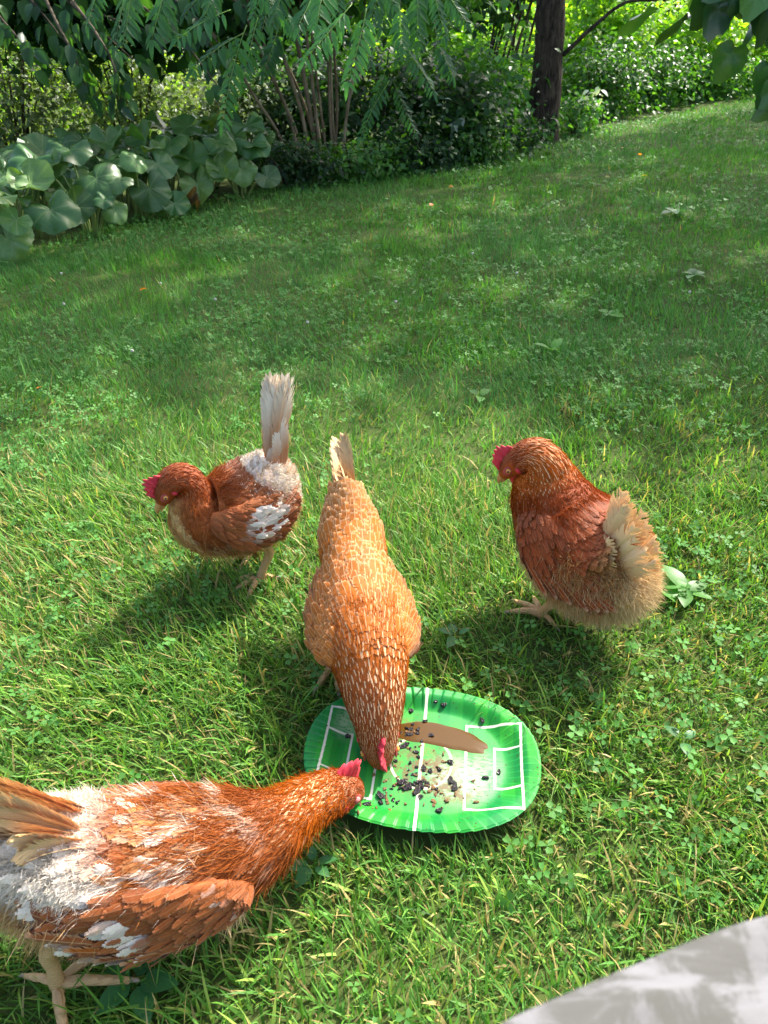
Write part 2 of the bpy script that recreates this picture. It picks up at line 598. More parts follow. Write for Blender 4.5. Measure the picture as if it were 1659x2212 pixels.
def shrub(name, label, cat, x, y, rad, n, size, pal, clumps=40, stems=6, zc=None, group=None, lean=(0, 0)):
    g = float(terr(x, y))
    root = thing(name, label, cat, (x, y, g), group)
    zc = rad[2] * 0.8 if zc is None else zc
    mb = MB()
    P, out = clumped((x, y, g + zc), rad, n, clumps)
    leaf_cloud(mb, P, size, GREENS[pal] if isinstance(pal, str) else pal, out=out)
    f = link('foliage', mb.data('foliage', origin=(x, y, g)), root, M['leaf'], kind='stuff')
    for k in range(stems):
        a = random.uniform(0, 6.28)
        r = random.uniform(0.2, 0.7)
        top = (rad[0] * r * math.cos(a) + lean[0], rad[1] * r * math.sin(a) + lean[1], zc + rad[2] * random.uniform(0.1, 0.8))
        b = (rad[0] * 0.12 * math.cos(a), rad[1] * 0.12 * math.sin(a), -0.03)
        mid = ((top[0] + b[0]) * 0.4, (top[1] + b[1]) * 0.4, top[2] * 0.5)
        V, F = tube([b, mid, top], [0.014, 0.011, 0.004], 6, 3)
        link('stem', mesh_data('stem', V, F), root, M['twig'])
    return root

# ------------------------------------------------------------------ shade trees (their crowns are high above the picture)
def want_shade(x, y):
    low = np.interp(x, [-2.5, -1.1, 0, 0.9, 1.6, 3], [1.75, 1.9, 2.0, 1.72, 1.55, 1.5])
    low = low + 0.25 * (vnoise(x, y, 3.0, 21) - 0.5) + 0.12 * (vnoise(x, y, 9.0, 22) - 0.5)
    s = np.where(y > low, np.clip(0.30 + (y - low) / 0.9, 0, 1), 0.0)
    far = edge_y(x)
    s = np.where((x > 1.9) & (y > far - 0.48 - 0.1 * vnoise(x, y, 4, 23)), 0.0, s)
    s = np.where((x <= 1.9) & (x > -0.95) & (y > far + 2.6), 0.0, s)
    s = np.where((x <= -0.95) & (y > far + 0.05), np.where(vnoise(x, y, 3.2, 24) > 0.70, 0.5, 0.0), s)
    s = np.where((x <= -1.0) & (y > far + 1.3), 0.0, s)
    for cx, cy, r in [(0.145, 4.68, 0.13), (0.38, 4.41, 0.15), (0.89, 5.09, 0.2), (0.75, 4.95, 0.1), (-0.1, 2.3, 0.12)]:
        s = np.where((x - cx) ** 2 + (y - cy) ** 2 < r * r, 0.0, s)
    return s * ((x > -3.4) & (x < 6.5))

def crown_points(n, h0, h1):
    x, y = RNG.uniform(-3.4, 6.5, n), RNG.uniform(1.3, 11, n)
    k = RNG.random(n) < want_shade(x, y)
    x, y = x[k], y[k]
    h = RNG.uniform(h0, h1, len(x))
    g = terr(x, y)
    P = np.stack([x, y, g], 1) + (SUNV / SUNV[2])[None] * h[:, None]
    return P

def tapered(root, name, pts, rad, seg, mat, sub=6, wob=0.0):
    V, F = tube(pts, rad, seg, sub, wob=wob)
    return link(name, mesh_data(name, V, F), root, mat)

CROWN = crown_points(15000, 6.5, 10.5)
TREES = [('dark_trunk_tree', 'tree with thick straight dark trunk rising from ivy at the lawn edge', 1.56, 7.9, 0.135),
         ('linden_tree', 'tree whose big heart-shaped dark leaves hang into the upper corner over the lawn', 5.6, 6.2, 0.2),
         ('tall_shade_tree', 'tall tree standing beyond the bright grass strip, its crown shading the lawn', 8.6, 12.5, 0.2)]
def shade_trees():
    roots = []
    own = np.argmin([np.hypot(CROWN[:, 0] - t[2] - 1.6, CROWN[:, 1] - t[3] - 2.0) for t in TREES], 0)
    for i, (nm, lab, x, y, r) in enumerate(TREES):
        g = float(terr(x, y))
        root = thing(nm, lab, 'tree', (x, y, g))
        pts = [(0.02, 0, -0.1), (-0.01, 0, 0.12), (-0.03, 0.02, 0.8), (-0.07, 0.05, 1.6), (0.1, 0.1, 3.2), (0.7, 0.6, 5.6), (1.3, 1.4, 8.6)]
        tr = tapered(root, 'trunk', pts, [r * 1.55, r * 1.12, r * 0.98, r * 0.93, r * 0.8, r * 0.5, r * 0.15], 20, M['bark'], 10, 0.035)
        P = CROWN[own == i]
        for k in range(9):
            e = P[RNG.integers(len(P))] - np.array([x, y, g])
            b = np.array([0.15 + 0.06 * k, 0.1 + 0.07 * k, 2.9 + 0.38 * k])
            m = (b + e) / 2 + np.array([0, 0, 0.3])
            tapered(root, 'limb', [b, m, e], [r * 0.35, r * 0.22, 0.015], 8, M['bark'], 5)
        mb = MB()
        leaf_cloud(mb, P, 0.23, GREENS['mid'], up=1.2)
        link('crown', mb.data('crown', origin=(x, y, g)), root, M['leaf'], kind='stuff')
        roots.append(root)
    return roots
TRUNK_TREE, LINDEN, _ = shade_trees()
# a thin bare side branch of the trunk tree
tapered(TRUNK_TREE, 'branch', [(0.1, 0, 0.72), (0.35, -0.05, 0.95), (0.6, -0.05, 1.12), (0.95, 0, 1.15), (1.3, 0.05, 1.3)], [0.022, 0.018, 0.013, 0.01, 0.006], 8, M['bark'], 5)

# ------------------------------------------------------------------ hanging linden leaves, upper corner
def heart_leaf():
    nr, na = 4, 22
    V, F = [[0, 0, 0]], []
    for i in range(1, nr + 1):
        q = i / nr
        for j in range(na):
            a = -math.pi + (j + 0.5) * 2 * math.pi / na
            r = 0.46 * (1 + 0.18 * math.cos(a)) * (1 - 0.62 * math.exp(-((abs(a) - math.pi) / 0.35) ** 2)) * (1 + 0.5 * math.exp(-(a / 0.25) ** 2)) * (1 + 0.035 * (-1) ** j)
            z = -0.16 * q * q * math.cos(a) - 0.06 * q * q + 0.05 * math.sin(3 * a) * q
            V.append([0.0 + r * q * math.cos(a), r * q * math.sin(a), z])
    for j in range(na):
        F.append([0, 1 + (j + 1) % na, 1 + j])
    V = np.array(V)
    Fq = grid_faces(nr, na, True) + 1
    ang = np.tile(np.arange(na), nr)
    vein = np.concatenate([[1.0], np.where(ang % 3 == 0, 0.75, 0.0)])
    vein = np.where(np.abs(np.concatenate([[0], ang]) - 10.5) < 1, 1.0, vein)
    return V, [np.array(F), Fq], vein

def leaf_objects(root, origin, name, meshes, pos, d, nrm, size):
    """one object per leaf, mesh data shared"""
    R = frames(d, nrm)
    for i in range(len(pos)):
        o = link(name, meshes[i % len(meshes)], root)
        m3 = [[float(R[i][r][c]) * float(size[i]) for c in range(3)] for r in range(3)]
        import mathutils
        mm = mathutils.Matrix(m3).to_4x4()
        mm.translation = Vector([float(v) for v in (pos[i] - np.asarray(origin))])
        o.matrix_local = mm

def linden_branch():
    org = np.array(LINDEN.location)
    hl = []
    V, F, vein = heart_leaf()
    for k in range(4):
        W = V + np.stack([0 * V[:, 0], 0 * V[:, 0], 0.03 * np.sin(6 * V[:, 0] + k * 2) * np.cos(5 * V[:, 1] + k)], 1)
        c = [lin(40, 80, 42), lin(48, 92, 46), lin(34, 70, 38), lin(66, 108, 52)][k]
        me = mesh_data('leaf', W, F, {'Col': ('FLOAT_COLOR', np.tile(c, (len(V), 1))), 'vein': ('FLOAT', vein * 0.2)})
        me.materials.append(M['bigleaf'])
        hl.append(me)
    twigs = [[(3.6, 4.6, 1.95), (2.3, 3.9, 1.45), (1.85, 3.6, 1.16), (1.55, 3.5, 0.98)],
             [(2.3, 3.9, 1.45), (1.9, 3.5, 1.15), (1.75, 3.35, 0.92), (1.60, 3.3, 0.80)],
             [(2.3, 3.9, 1.45), (2.05, 3.6, 1.1), (1.95, 3.5, 0.9), (1.88, 3.45, 0.78)],
             [(2.3, 3.9, 1.5), (1.8, 3.55, 1.32), (1.45, 3.45, 1.2), (1.28, 3.4, 1.12)]]
    tapered(LINDEN, 'branch', [(5.65 - org[0] + 0.0, 6.2 - org[1], 2.4), (4.6 - org[0], 5.3 - org[1], 2.3), tuple(np.array(twigs[0][0]) - org)], [0.07, 0.04, 0.02], 8, M['twig'], 5)
    pos, d, nn, sz = [], [], [], []
    for t in twigs:
        tapered(LINDEN, 'twig', np.array(t) - org, [0.014, 0.01, 0.007, 0.004], 6, M['twig'], 4)
        K = np.array(t)
        for q in np.linspace(0.9, 3.0, 34):
            p = catmull(K, np.array([q]))[0]
            for s in range(1):
                off = RNG.normal(0, 1, 3) * [0.10, 0.10, 0.05] - [0, 0, 0.035]
                pos.append(p + off)
                d.append(np.array([off[0] * 2 + RNG.normal(0, 0.2) - 0.15, off[1] * 2 - 0.1, -0.55 + RNG.normal(0, 0.2)]))
                nn.append(np.array([RNG.normal(0, 0.5) - 0.1, -0.7 + RNG.normal(0, 0.5), 0.6]))
                sz.append(RNG.uniform(0.11, 0.18))
    leaf_objects(LINDEN, org, 'leaf', hl, np.array(pos), np.array(d), np.array(nn), sz)
linden_branch()

# ------------------------------------------------------------------ left tree with drooping ovate leaves
def drooping_tree():
    x, y = -4.3, 7.0
    g = float(terr(x, y))
    org = np.array([x, y, g])
    root = thing('drooping_elm', 'tree with dark oval leaves on low drooping twigs above the big-leaved patch', 'tree', org)
    tapered(root, 'trunk', [(0, 0, -0.1), (0.05, 0, 0.8), (0.2, -0.1, 2.0), (0.5, -0.2, 3.4)], [0.2, 0.15, 0.13, 0.05], 16, M['bark'], 8, 0.03)
    mes = []
    for k in range(3):
        V, F = ovate(5, [0.30, 0.33, 0.27][k], 0.18, [0.2, 0.32, 0.12][k])
        me = mesh_data('leaf', V, F, {'Col': ('FLOAT_COLOR', np.tile([lin(46, 82, 42), lin(58, 96, 46), lin(40, 74, 46)][k], (len(V), 1)))})
        me.materials.append(M['leaf'])
        mes.append(me)
    # twigs: (from, to) in world space
    tw = [((-2.9, 6.2, 1.9), (-1.75, 5.2, 1.0), (-1.62, 5.1, 0.52)), ((-2.9, 6.2, 1.9), (-2.0, 5.4, 1.2), (-1.55, 5.2, 0.85)),
          ((-2.6, 6.0, 1.8), (-1.5, 5.5, 1.15), (-1.0, 5.3, 0.62)), ((-2.6, 6.0, 1.8), (-1.4, 5.6, 1.2), (-0.95, 5.5, 0.8)),
          ((-3.2, 6.2, 1.8), (-2.3, 5.5, 1.25), (-1.95, 5.3, 0.9)), ((-2.4, 5.9, 1.7), (-1.6, 5.4, 1.2), (-1.25, 5.25, 0.95)),
          ((-2.6, 6.0, 1.7), (-1.95, 5.2, 1.0), (-1.8, 5.05, 0.68)), ((-2.6, 6.0, 1.8), (-1.3, 5.8, 1.3), (-0.7, 5.7, 1.0)),
          ((-3.2, 6.2, 1.8), (-2.4, 5.3, 1.15), (-2.05, 5.0, 0.85)), ((-2.2, 6.0, 1.6), (-1.25, 5.6, 1.05), (-1.05, 5.5, 0.72)),
          ((-3.0, 6.1, 1.6), (-2.0, 5.6, 1.15), (-1.5, 5.5, 0.98)), ((-2.8, 6.1, 1.75), (-1.7, 5.7, 1.25), (-1.15, 5.6, 1.1))]
    P, D, Nn, S = [], [], [], []
    for a, b, c in tw:
        K = np.array([a, b, c])
        tapered(root, 'twig', np.concatenate([[[-4.15, 6.95, 2.0]], K]) - org, [0.03, 0.016, 0.009, 0.003], 6, M['twig'], 5)
        for q in np.linspace(0.45, 2.0, 24):
            p = catmull(K, np.array([q]))[0]
            sd = 1 if len(P) % 2 else -1
            T = unit(catmull(K, np.array([min(2, q + 0.05)]))[0] - p + 1e-6)
            side = unit(np.cross(T, [0, 0, 1])) * sd
            P.append(p + RNG.normal(0, 0.03, 3) + side * 0.02)
            D.append(side * 0.6 + T * 0.5 + np.array([0, 0, -0.75]) + RNG.normal(0, 0.22, 3))
            Nn.append(np.array([0, -0.6, 0.8]) + RNG.normal(0, 0.35, 3))
            S.append(RNG.uniform(0.085, 0.14))
    leaf_objects(root, org, 'leaf', mes, np.array(P), np.array(D), np.array(Nn), S)
    # the denser inner crown behind, one mass
    mb = MB()
    for c, r, n_ in [((-1.9, 5.95, 1.2), (0.8, 0.25, 0.40), 1900), ((-2.3, 5.9, 1.28), (0.7, 0.25, 0.28), 1300), ((-1.7, 6.6, 1.3), (1.0, 0.35, 0.40), 3000), ((-2.8, 6.6, 1.4), (0.8, 0.35, 0.38), 1900), ((-1.0, 6.7, 1.3), (0.7, 0.3, 0.35), 1700)]:
        Q, out = clumped(c, r, n_, 30, 0.22)
        leaf_cloud(mb, Q[Q[:, 2] > 0.72], 0.12, GREENS['dark'], up=0.5)
    link('crown', mb.data('crown', origin=org), root, M['leaf'], kind='stuff')
drooping_tree()

# ------------------------------------------------------------------ multi-stemmed tree with feathery compound leaves
def frond_mesh(L, n, droop, lw, seed, col):
    rr = np.random.default_rng(seed)
    mb = MB()
    t = np.linspace(0, 1, 7)
    K = np.stack([t * L, 0.03 * L * np.sin(t * 3 + seed), -droop * L * t * t], 1)
    V, F = tube(K, np.linspace(0.0022, 0.0008, 7), 5, 2)
    mb.add(V, F, Col=lin(120, 150, 80))
    T, Fl = ovate(4, 0.145, 0.2, 0.18)
    pos, d, nn, sc = [], [], [], []
    for k in range(n):
        q = 0.16 + 0.84 * k / (n - 1)
        p = catmull(K, np.array([q * 6]))[0]
        for s in (-1, 1):
            pos.append(p + [rr.normal(0, 0.003), 0, 0])
            d.append([0.55 + rr.normal(0, 0.1), s * 0.8, -0.55 + rr.normal(0, 0.18)])
            nn.append([0.1, s * 0.25 + rr.normal(0, 0.1), 1])
            sc.append(lw * (0.72 + 0.45 * math.sin(math.pi * min(1, 0.15 + q * 0.85))) * rr.uniform(0.85, 1.1))
    pos.append(K[-1]); d.append([1, 0, -0.4]); nn.append([0, 0, 1]); sc.append(lw)
    N = len(pos)
    c = np.tile(col, (N, 1)) * rr.uniform(0.85, 1.15, (N, 1))
    mb.batch(T, Fl, np.array(pos), frames(np.array(d), np.array(nn)), np.array(sc), Col=c)
    me = mb.data('compound_leaf')
    me.materials.append(M['leaf'])
    return me

def multi_stem_tree():
    x, y = -0.62, 6.62
    g = float(terr(x, y))
    org = np.array([x, y, g])
    root = thing('multi_stem_tree', 'fan of many slender pale brown stems with long hanging feathery leaves', 'tree', org)
    stems = [(-0.12, -0.10, -0.50, -0.45, 0.85, 0.016), (-0.04, -0.12, -0.27, -0.3, 0.95, 0.014), (0.02, -0.02, -0.26, -0.2, 1.25, 0.020), (0.10, 0.0, -0.12, -0.1, 1.25, 0.024),
             (0.13, -0.04, -0.02, -0.05, 1.3, 0.019), (0.16, 0.02, 0.05, 0.0, 1.3, 0.014), (0.20, 0.0, 0.13, 0.05, 1.3, 0.013), (0.23, -0.03, 0.22, 0.0, 1.3, 0.012),
             (0.26, 0.02, 0.5, 0.1, 1.3, 0.017), (0.08, 0.1, -0.4, 0.2, 1.3, 0.014), (0.18, 0.12, 0.3, 0.3, 1.35, 0.015), (-0.08, -0.05, -0.42, -0.30, 1.2, 0.018)]
    for a, b, c, d, h, r in stems:
        j = lambda s: random.uniform(-s, s)
        # each goes on up past the picture, arching outwards
        pts = [(a, b, -0.08), (a * 0.8 + c * 0.2 + j(0.03), b * 0.8 + d * 0.2, h * 0.34), (a * 0.4 + c * 0.6 + j(0.03), b * 0.4 + d * 0.6, h * 0.7), (c, d, h), (c * 1.7 - 0.05, d * 1.9, h * 1.7), (c * 2.4 - 0.1, d * 3.0 - 0.3, h * 2.1)]
        tapered(root, 'stem', pts, [r * 0.88, r * 0.76, r * 0.7, r * 0.64, r * 0.5, 0.004], 9, M['stem'], 6, 0.02)
    cols = [lin(58, 104, 62), lin(70, 122, 66), lin(50, 92, 58)]
    mes = {}
    def frond(bp, tp, y0, n_=9, col=0, lw=0.1, dy=-0.15):
        """from base to tip, both given as points in space"""
        b, t = np.array(bp), np.array(tp)
        L = float(np.linalg.norm(t - b))
        key = (round(L, 1), n_, col)
        if key not in mes:
            mes[key] = frond_mesh(round(L, 1) or 0.1, n_, 0.08, lw, len(mes), cols[col])
        R = frames((t - b)[None], np.array([[0.12 * random.uniform(-1, 1), -0.8, 0.9]]))[0]
        import mathutils
        s = L / (round(L, 1) or 0.1)
        mm = mathutils.Matrix([[float(R[i][k]) * s for k in range(3)] for i in range(3)]).to_4x4()
        mm.translation = Vector([float(v) for v in b - org])
        o = link('compound_leaf', mes[key], root)
        o.matrix_local = mm
    F = FROND_LIST
    for f in F:
        frond(*f)
    # twigs from which the leaves hang, above the picture
    for e in [(-1.3, 4.1, 1.28), (-0.75, 4.1, 1.12), (-0.3, 3.8, 1.15), (0.15, 4.0, 1.2), (0.1, 4.9, 1.1)]:
        e = np.array(e) - org
        tapered(root, 'branch', [(-0.2, -0.1, 1.9), (e[0] * 0.5, e[1] * 0.55, 2.0), tuple(e * [0.9, 0.9, 1.15]), tuple(e)], [0.016, 0.012, 0.007, 0.003], 6, M['twig'], 5)
    mb = MB()
    for c, r, n_ in [((-0.55, 6.6, 1.5), (0.7, 0.5, 0.35), 1400), ((0.3, 6.7, 1.4), (0.6, 0.4, 0.35), 1400)]:
        Q, out = clumped(c, r, n_, 26, 0.25)
        leaf_cloud(mb, Q, 0.09, GREENS['mid'], up=0.6)
    link('crown', mb.data('crown', origin=org), root, M['leaf'], kind='stuff')
FROND_LIST = [
    ((-1.13, 4.0, 1.17), (-1.18, 3.8, 0.93), 0, 8, 0, 0.07),
    ((-1.2, 4.1, 1.14), (-1.24, 3.9, 0.95), 0, 8, 0, 0.07),
    ((-0.99, 4.0, 1.16), (-1.04, 3.85, 0.97), 0, 8, 0, 0.07),
    ((-1.04, 4.1, 1.13), (-0.98, 4.0, 1.0), 0, 8, 2, 0.07),
    ((-0.7, 4.0, 1.07), (-0.91, 3.8, 0.98), 0, 9, 0, 0.07),
    ((-0.67, 4.1, 0.98), (-0.88, 3.9, 0.86), 0, 9, 0, 0.07),
    ((-0.64, 4.1, 1.01), (-0.79, 3.9, 0.65), 0, 12, 0, 0.07),
    ((-0.6, 4.2, 1.04), (-0.7, 4.05, 0.8), 0, 9, 2, 0.07),
    ((-0.75, 4.0, 1.16), (-0.81, 3.9, 1.04), 0, 8, 0, 0.07),
    ((-0.44, 4.0, 1.17), (-0.5, 3.9, 1.02), 0, 8, 2, 0.07),
    ((-0.13, 3.6, 1.08), (-0.32, 3.4, 0.92), 0, 9, 1, 0.07),
    ((-0.08, 3.7, 1.07), (-0.15, 3.5, 0.83), 0, 10, 1, 0.07),
    ((0.06, 3.8, 1.08), (0.08, 3.7, 0.94), 0, 8, 0, 0.07),
    ((0.14, 3.9, 1.14), (0.15, 3.8, 0.96), 0, 8, 0, 0.07),
    ((-0.02, 3.9, 1.15), (-0.06, 3.8, 1.03), 0, 8, 0, 0.07),
    ((-0.26, 3.8, 1.16), (-0.27, 3.6, 1.03), 0, 8, 1, 0.07),
    ((0.03, 5.4, 0.72), (-0.15, 5.2, 0.43), 0, 10, 2, 0.07),
    ((0.06, 5.4, 0.71), (0.21, 5.2, 0.46), 0, 10, 2, 0.07),
    ((0.02, 5.4, 0.78), (-0.09, 5.3, 0.57), 0, 9, 2, 0.07),
    ((0.15, 5.5, 0.9), (0.31, 5.3, 0.68), 0, 9, 2, 0.07),
    ((-0.55, 4.6, 1.16), (-0.63, 4.4, 1.0), 0, 8, 2, 0.07),
    ((-0.87, 4.3, 1.15), (-0.96, 4.2, 1.06), 0, 8, 2, 0.07),
    ((0.29, 5.0, 1.17), (0.34, 4.8, 0.98), 0, 8, 2, 0.07),
    ((-0.59, 4.6, 1.24), (-0.68, 4.5, 1.06), 0, 9, 2, 0.07),
    ((-0.58, 4.8, 1.11), (-0.48, 4.7, 0.98), 0, 9, 0, 0.07),
    ((-0.34, 4.4, 1.15), (-0.42, 4.2, 1.03), 0, 9, 0, 0.07),
    ((-0.24, 4.6, 1.22), (-0.23, 4.5, 1.06), 0, 8, 2, 0.07),
    ((-0.09, 4.4, 1.23), (0.05, 4.3, 1.11), 0, 8, 0, 0.07),
    ((0.07, 4.5, 1.18), (-0.02, 4.4, 1.02), 0, 9, 2, 0.07),
    ((0.22, 4.2, 1.16), (0.12, 4.1, 1.05), 0, 9, 0, 0.07),
    ((0.3, 4.4, 1.15), (0.41, 4.3, 1.04), 0, 8, 2, 0.07),
    ((-0.96, 4.5, 1.19), (-0.86, 4.4, 1.08), 0, 8, 0, 0.07),
    ((-1.35, 4.2, 1.16), (-1.4, 4.1, 1.02), 0, 8, 2, 0.07),
    ((-0.67, 4.3, 1.19), (-0.53, 4.2, 1.1), 0, 8, 0, 0.07),
    ((-0.64, 5.2, 1.0), (-0.73, 5.1, 0.79), 0, 10, 2, 0.07),
    ((0.22, 5.6, 1.05), (0.09, 5.5, 0.83), 0, 10, 2, 0.07),
    ((0.35, 5.8, 0.92), (0.47, 5.7, 0.74), 0, 10, 2, 0.07),
    ((-0.21, 5.6, 1.0), (-0.09, 5.5, 0.83), 0, 9, 2, 0.07),
]
multi_stem_tree()
# ------------------------------------------------------------------ patch of huge round leaves
def round_leaf(seed):
    rr = np.random.default_rng(seed)
    nr, na = 7, 60
    V, vein = [[0.0, 0, 0]], [1.0]
    ph = rr.uniform(0, 6.28, 4)
    fold, cup, wv = rr.uniform(0.0, 0.34), rr.uniform(-0.26, 0.12), rr.uniform(0.6, 1.7)
    for i in range(1, nr + 1):
        q = i / nr
        for j in range(na):
            a = -math.pi + (j + 0.5) * 2 * math.pi / na       # notch at a = +-pi
            e = math.pi - abs(a)
            r = 0.5 * (1 + 0.10 * math.cos(a) + 0.06 * math.sin(2 * a + ph[0]) + 0.03 * math.sin(5 * a + ph[1]))
            r *= 1 - 0.72 * math.exp(-(e / 0.30) ** 2)
            if i == nr:
                r *= 1 + 0.018 * (1 if j % 2 else -1)
            vi = 1.0 if (j * 7 + 3 * (j // 13)) % 60 < 7 else 0.0
            z = 0.05 * q + cup * q * q * q + fold * q * abs(math.sin(a)) * 0.5 + wv * q * q * (0.06 * math.sin(3 * a + ph[2]) + 0.04 * math.sin(6 * a + ph[3])) - 0.010 * vi * (1 - q) - 0.05 * q * math.exp(-(e / 0.4) ** 2)
            V.append([r * q * math.cos(a), r * q * math.sin(a), z + rr.normal(0, 0.004)])
            vein.append(vi * (1 - 0.5 * q))
    F = [np.array([[0, 1 + (j + 1) % na, 1 + j] for j in range(na)]), grid_faces(nr, na, True) + 1]
    return np.array(V), F, np.array(vein)

def butterbur():
    mes = []
    gain = np.array([0.74, 0.88, 0.52])
    for k in range(12):
        V, F, vein = round_leaf(50 + k)
        c = [lin(84, 116, 78), lin(72, 108, 72), lin(98, 126, 84), lin(66, 102, 62), lin(90, 120, 90), lin(78, 112, 66), lin(104, 132, 88), lin(112, 142, 100), lin(92, 128, 80), lin(76, 110, 70), lin(120, 146, 96), lin(96, 130, 92)][k]
        me = mesh_data('leaf', V, F, {'Col': ('FLOAT_COLOR', np.tile(c * gain, (len(V), 1))), 'vein': ('FLOAT', vein)})
        me.materials.append(M['bigleaf'])
        mes.append(me)
    import mathutils
    def plant(x, y, leaves, label):
        g = float(terr(x, y))
        root = thing('butterbur_plant', label, 'plant', (x, y, g), 'big-leaved plants in the patch beside the lawn')
        # a few smaller leaves grow between the large ones
        leaves = [(a_, b_, c_, s_ * 0.80, d_, e_, f_) for a_, b_, c_, s_, d_, e_, f_ in leaves]
        leaves += [(random.uniform(-0.24, 0.24), random.uniform(-0.16, 0.16), random.uniform(0.16, 0.42), random.uniform(0.12, 0.2), random.uniform(-0.6, 0.6), random.uniform(-1.2, 0.1), random.uniform(-2.6, -0.4)) for _ in range(5)]
        for dx, dy, z, size, nx, ny, turn in leaves:
            p = np.array([dx, dy, z])
            nrm = unit(np.array([nx, ny, 1.0]))
            d = np.array([math.cos(turn), math.sin(turn), 0.0])
            d -= nrm * (d @ nrm)
            R = frames(d[None], nrm[None])[0]
            mm = mathutils.Matrix([[float(R[i][k]) * size for k in range(3)] for i in range(3)]).to_4x4()
            mm.translation = Vector([float(v) for v in p])
            o = link('leaf', mes[random.randrange(12)], root)
            o.matrix_local = mm
            V, F = tube([(dx * 0.12, dy * 0.12 + 0.02, -0.03), (dx * 0.5, dy * 0.5 + 0.03, z * 0.62), tuple(p - nrm * 0.006)], [0.009, 0.007, 0.003], 6, 3)
            link('stalk', mesh_data('stalk', V, F), root, M['stalk'])
    R_ = random.uniform
    plant(-2.02, 4.02, [(0.04, -0.10, 0.13, 0.32, 0.05, -1.5, -1.2), (-0.10, -0.12, 0.24, 0.2, -0.2, -0.9, -1.9), (-0.02, -0.02, 0.30, 0.19, -0.2, -0.8, -1.3), (0.24, 0.06, 0.24, 0.33, 0.3, -0.8, -0.9), (-0.25, 0.1, 0.36, 0.34, 0, -0.3, -2), (0.12, 0.16, 0.36, 0.3, 0.3, -0.5, -0.5)],
          'round-leaved plant at the near end of the patch, one huge leaf facing forward')
    plant(-1.78, 4.55, [(0.0, -0.12, 0.20, 0.26, 0.5, -1.2, -0.6), (0.08, 0.06, 0.32, 0.36, 0.1, -0.9, -1.0), (-0.2, 0.0, 0.40, 0.3, -0.1, -0.4, -1.7), (0.17, 0.0, 0.16, 0.2, 0.6, -1.0, -0.4), (-0.1, 0.2, 0.45, 0.34, 0, -0.3, -1.5)],
          'round-leaved plant with a wide pale leaf, second from the near end of the patch')
    plant(-1.62, 5.05, [(0.10, -0.02, 0.20, 0.34, 0.25, -1.3, -1.2), (-0.06, 0.05, 0.33, 0.33, -0.1, -0.8, -1.6), (0.14, 0.12, 0.33, 0.3, 0.3, -0.7, -0.8), (0.25, -0.02, 0.11, 0.22, 0.5, -1.2, -0.7), (-0.2, 0.2, 0.44, 0.33, 0.0, -0.3, -1.3)],
          'round-leaved plant at the lawn edge, in front of the drooping elm twigs')
    plant(-1.34, 5.42, [(0.05, -0.05, 0.16, 0.3, 0.1, -1.3, -1.3), (0.0, 0.08, 0.30, 0.3, 0.1, -0.8, -1.0), (0.2, 0.05, 0.24, 0.3, 0.4, -0.8, -0.6), (-0.15, 0.15, 0.40, 0.33, -0.1, -0.4, -1.8), (0.18, 0.2, 0.4, 0.3, 0.2, -0.5, -0.8)],
          'round-leaved plant beside a withered brown leaf at the lawn edge')
    plant(-1.06, 5.72, [(0.02, 0.0, 0.2, 0.28, 0.2, -1.1, -1.0), (0.1, 0.12, 0.34, 0.3, 0.1, -0.7, -1.2), (-0.14, 0.1, 0.36, 0.3, -0.2, -0.7, -1.5), (0.2, 0.02, 0.14, 0.24, 0.4, -1.0, -0.6), (0.05, 0.25, 0.45, 0.3, 0.1, -0.4, -1.0)],
          'round-leaved plant at the far shaded end of the patch, beside the slender stems')
    back = [(-2.35, 4.25), (-2.15, 4.6), (-2.5, 4.75), (-2.05, 5.0), (-2.35, 5.25), (-1.85, 5.45), (-2.15, 5.7), (-1.6, 5.75), (-1.9, 6.05), (-1.35, 6.05), (-1.1, 6.25), (-2.7, 4.3), (-1.55, 6.2)]
    for i, (x, y) in enumerate(back):
        lv = []
        for k in range(6):
            a = k * 1.05 + R_(0, 0.6)
            r = R_(0.08, 0.26)
            lv.append((r * math.cos(a), r * math.sin(a), R_(0.28, 0.47), R_(0.2, 0.36), R_(-0.6, 0.6), R_(-1.0, 0.25), R_(-2.4, -0.6)))
        plant(x, y, lv, 'round-leaved plant deep in the patch, standing behind the front row of big leaves')
    # withered leaf
    x, y = -1.30, 5.18
    V, F, vein = round_leaf(91)
    V = V * [0.11, 0.11, 0.11] + np.stack([0 * V[:, 0], 0 * V[:, 0], 0.05 * np.sin(9 * V[:, 0]) + 0.05 * np.cos(11 * V[:, 1])], 1)
    me = mesh_data('withered_leaf', V, F, {'Col': ('FLOAT_COLOR', np.tile(lin(104, 84, 58), (len(V), 1))), 'vein': ('FLOAT', vein)})
    o = link('withered_leaf', me, None, M['bigleaf'], loc=(x, y, float(terr(x, y)) + 0.09))
    o.rotation_euler = (0.9, 0.2, 0.4)
    tag(o, 'withered brown leaf drooping among the green round leaves at the lawn edge', 'leaf')
butterbur()
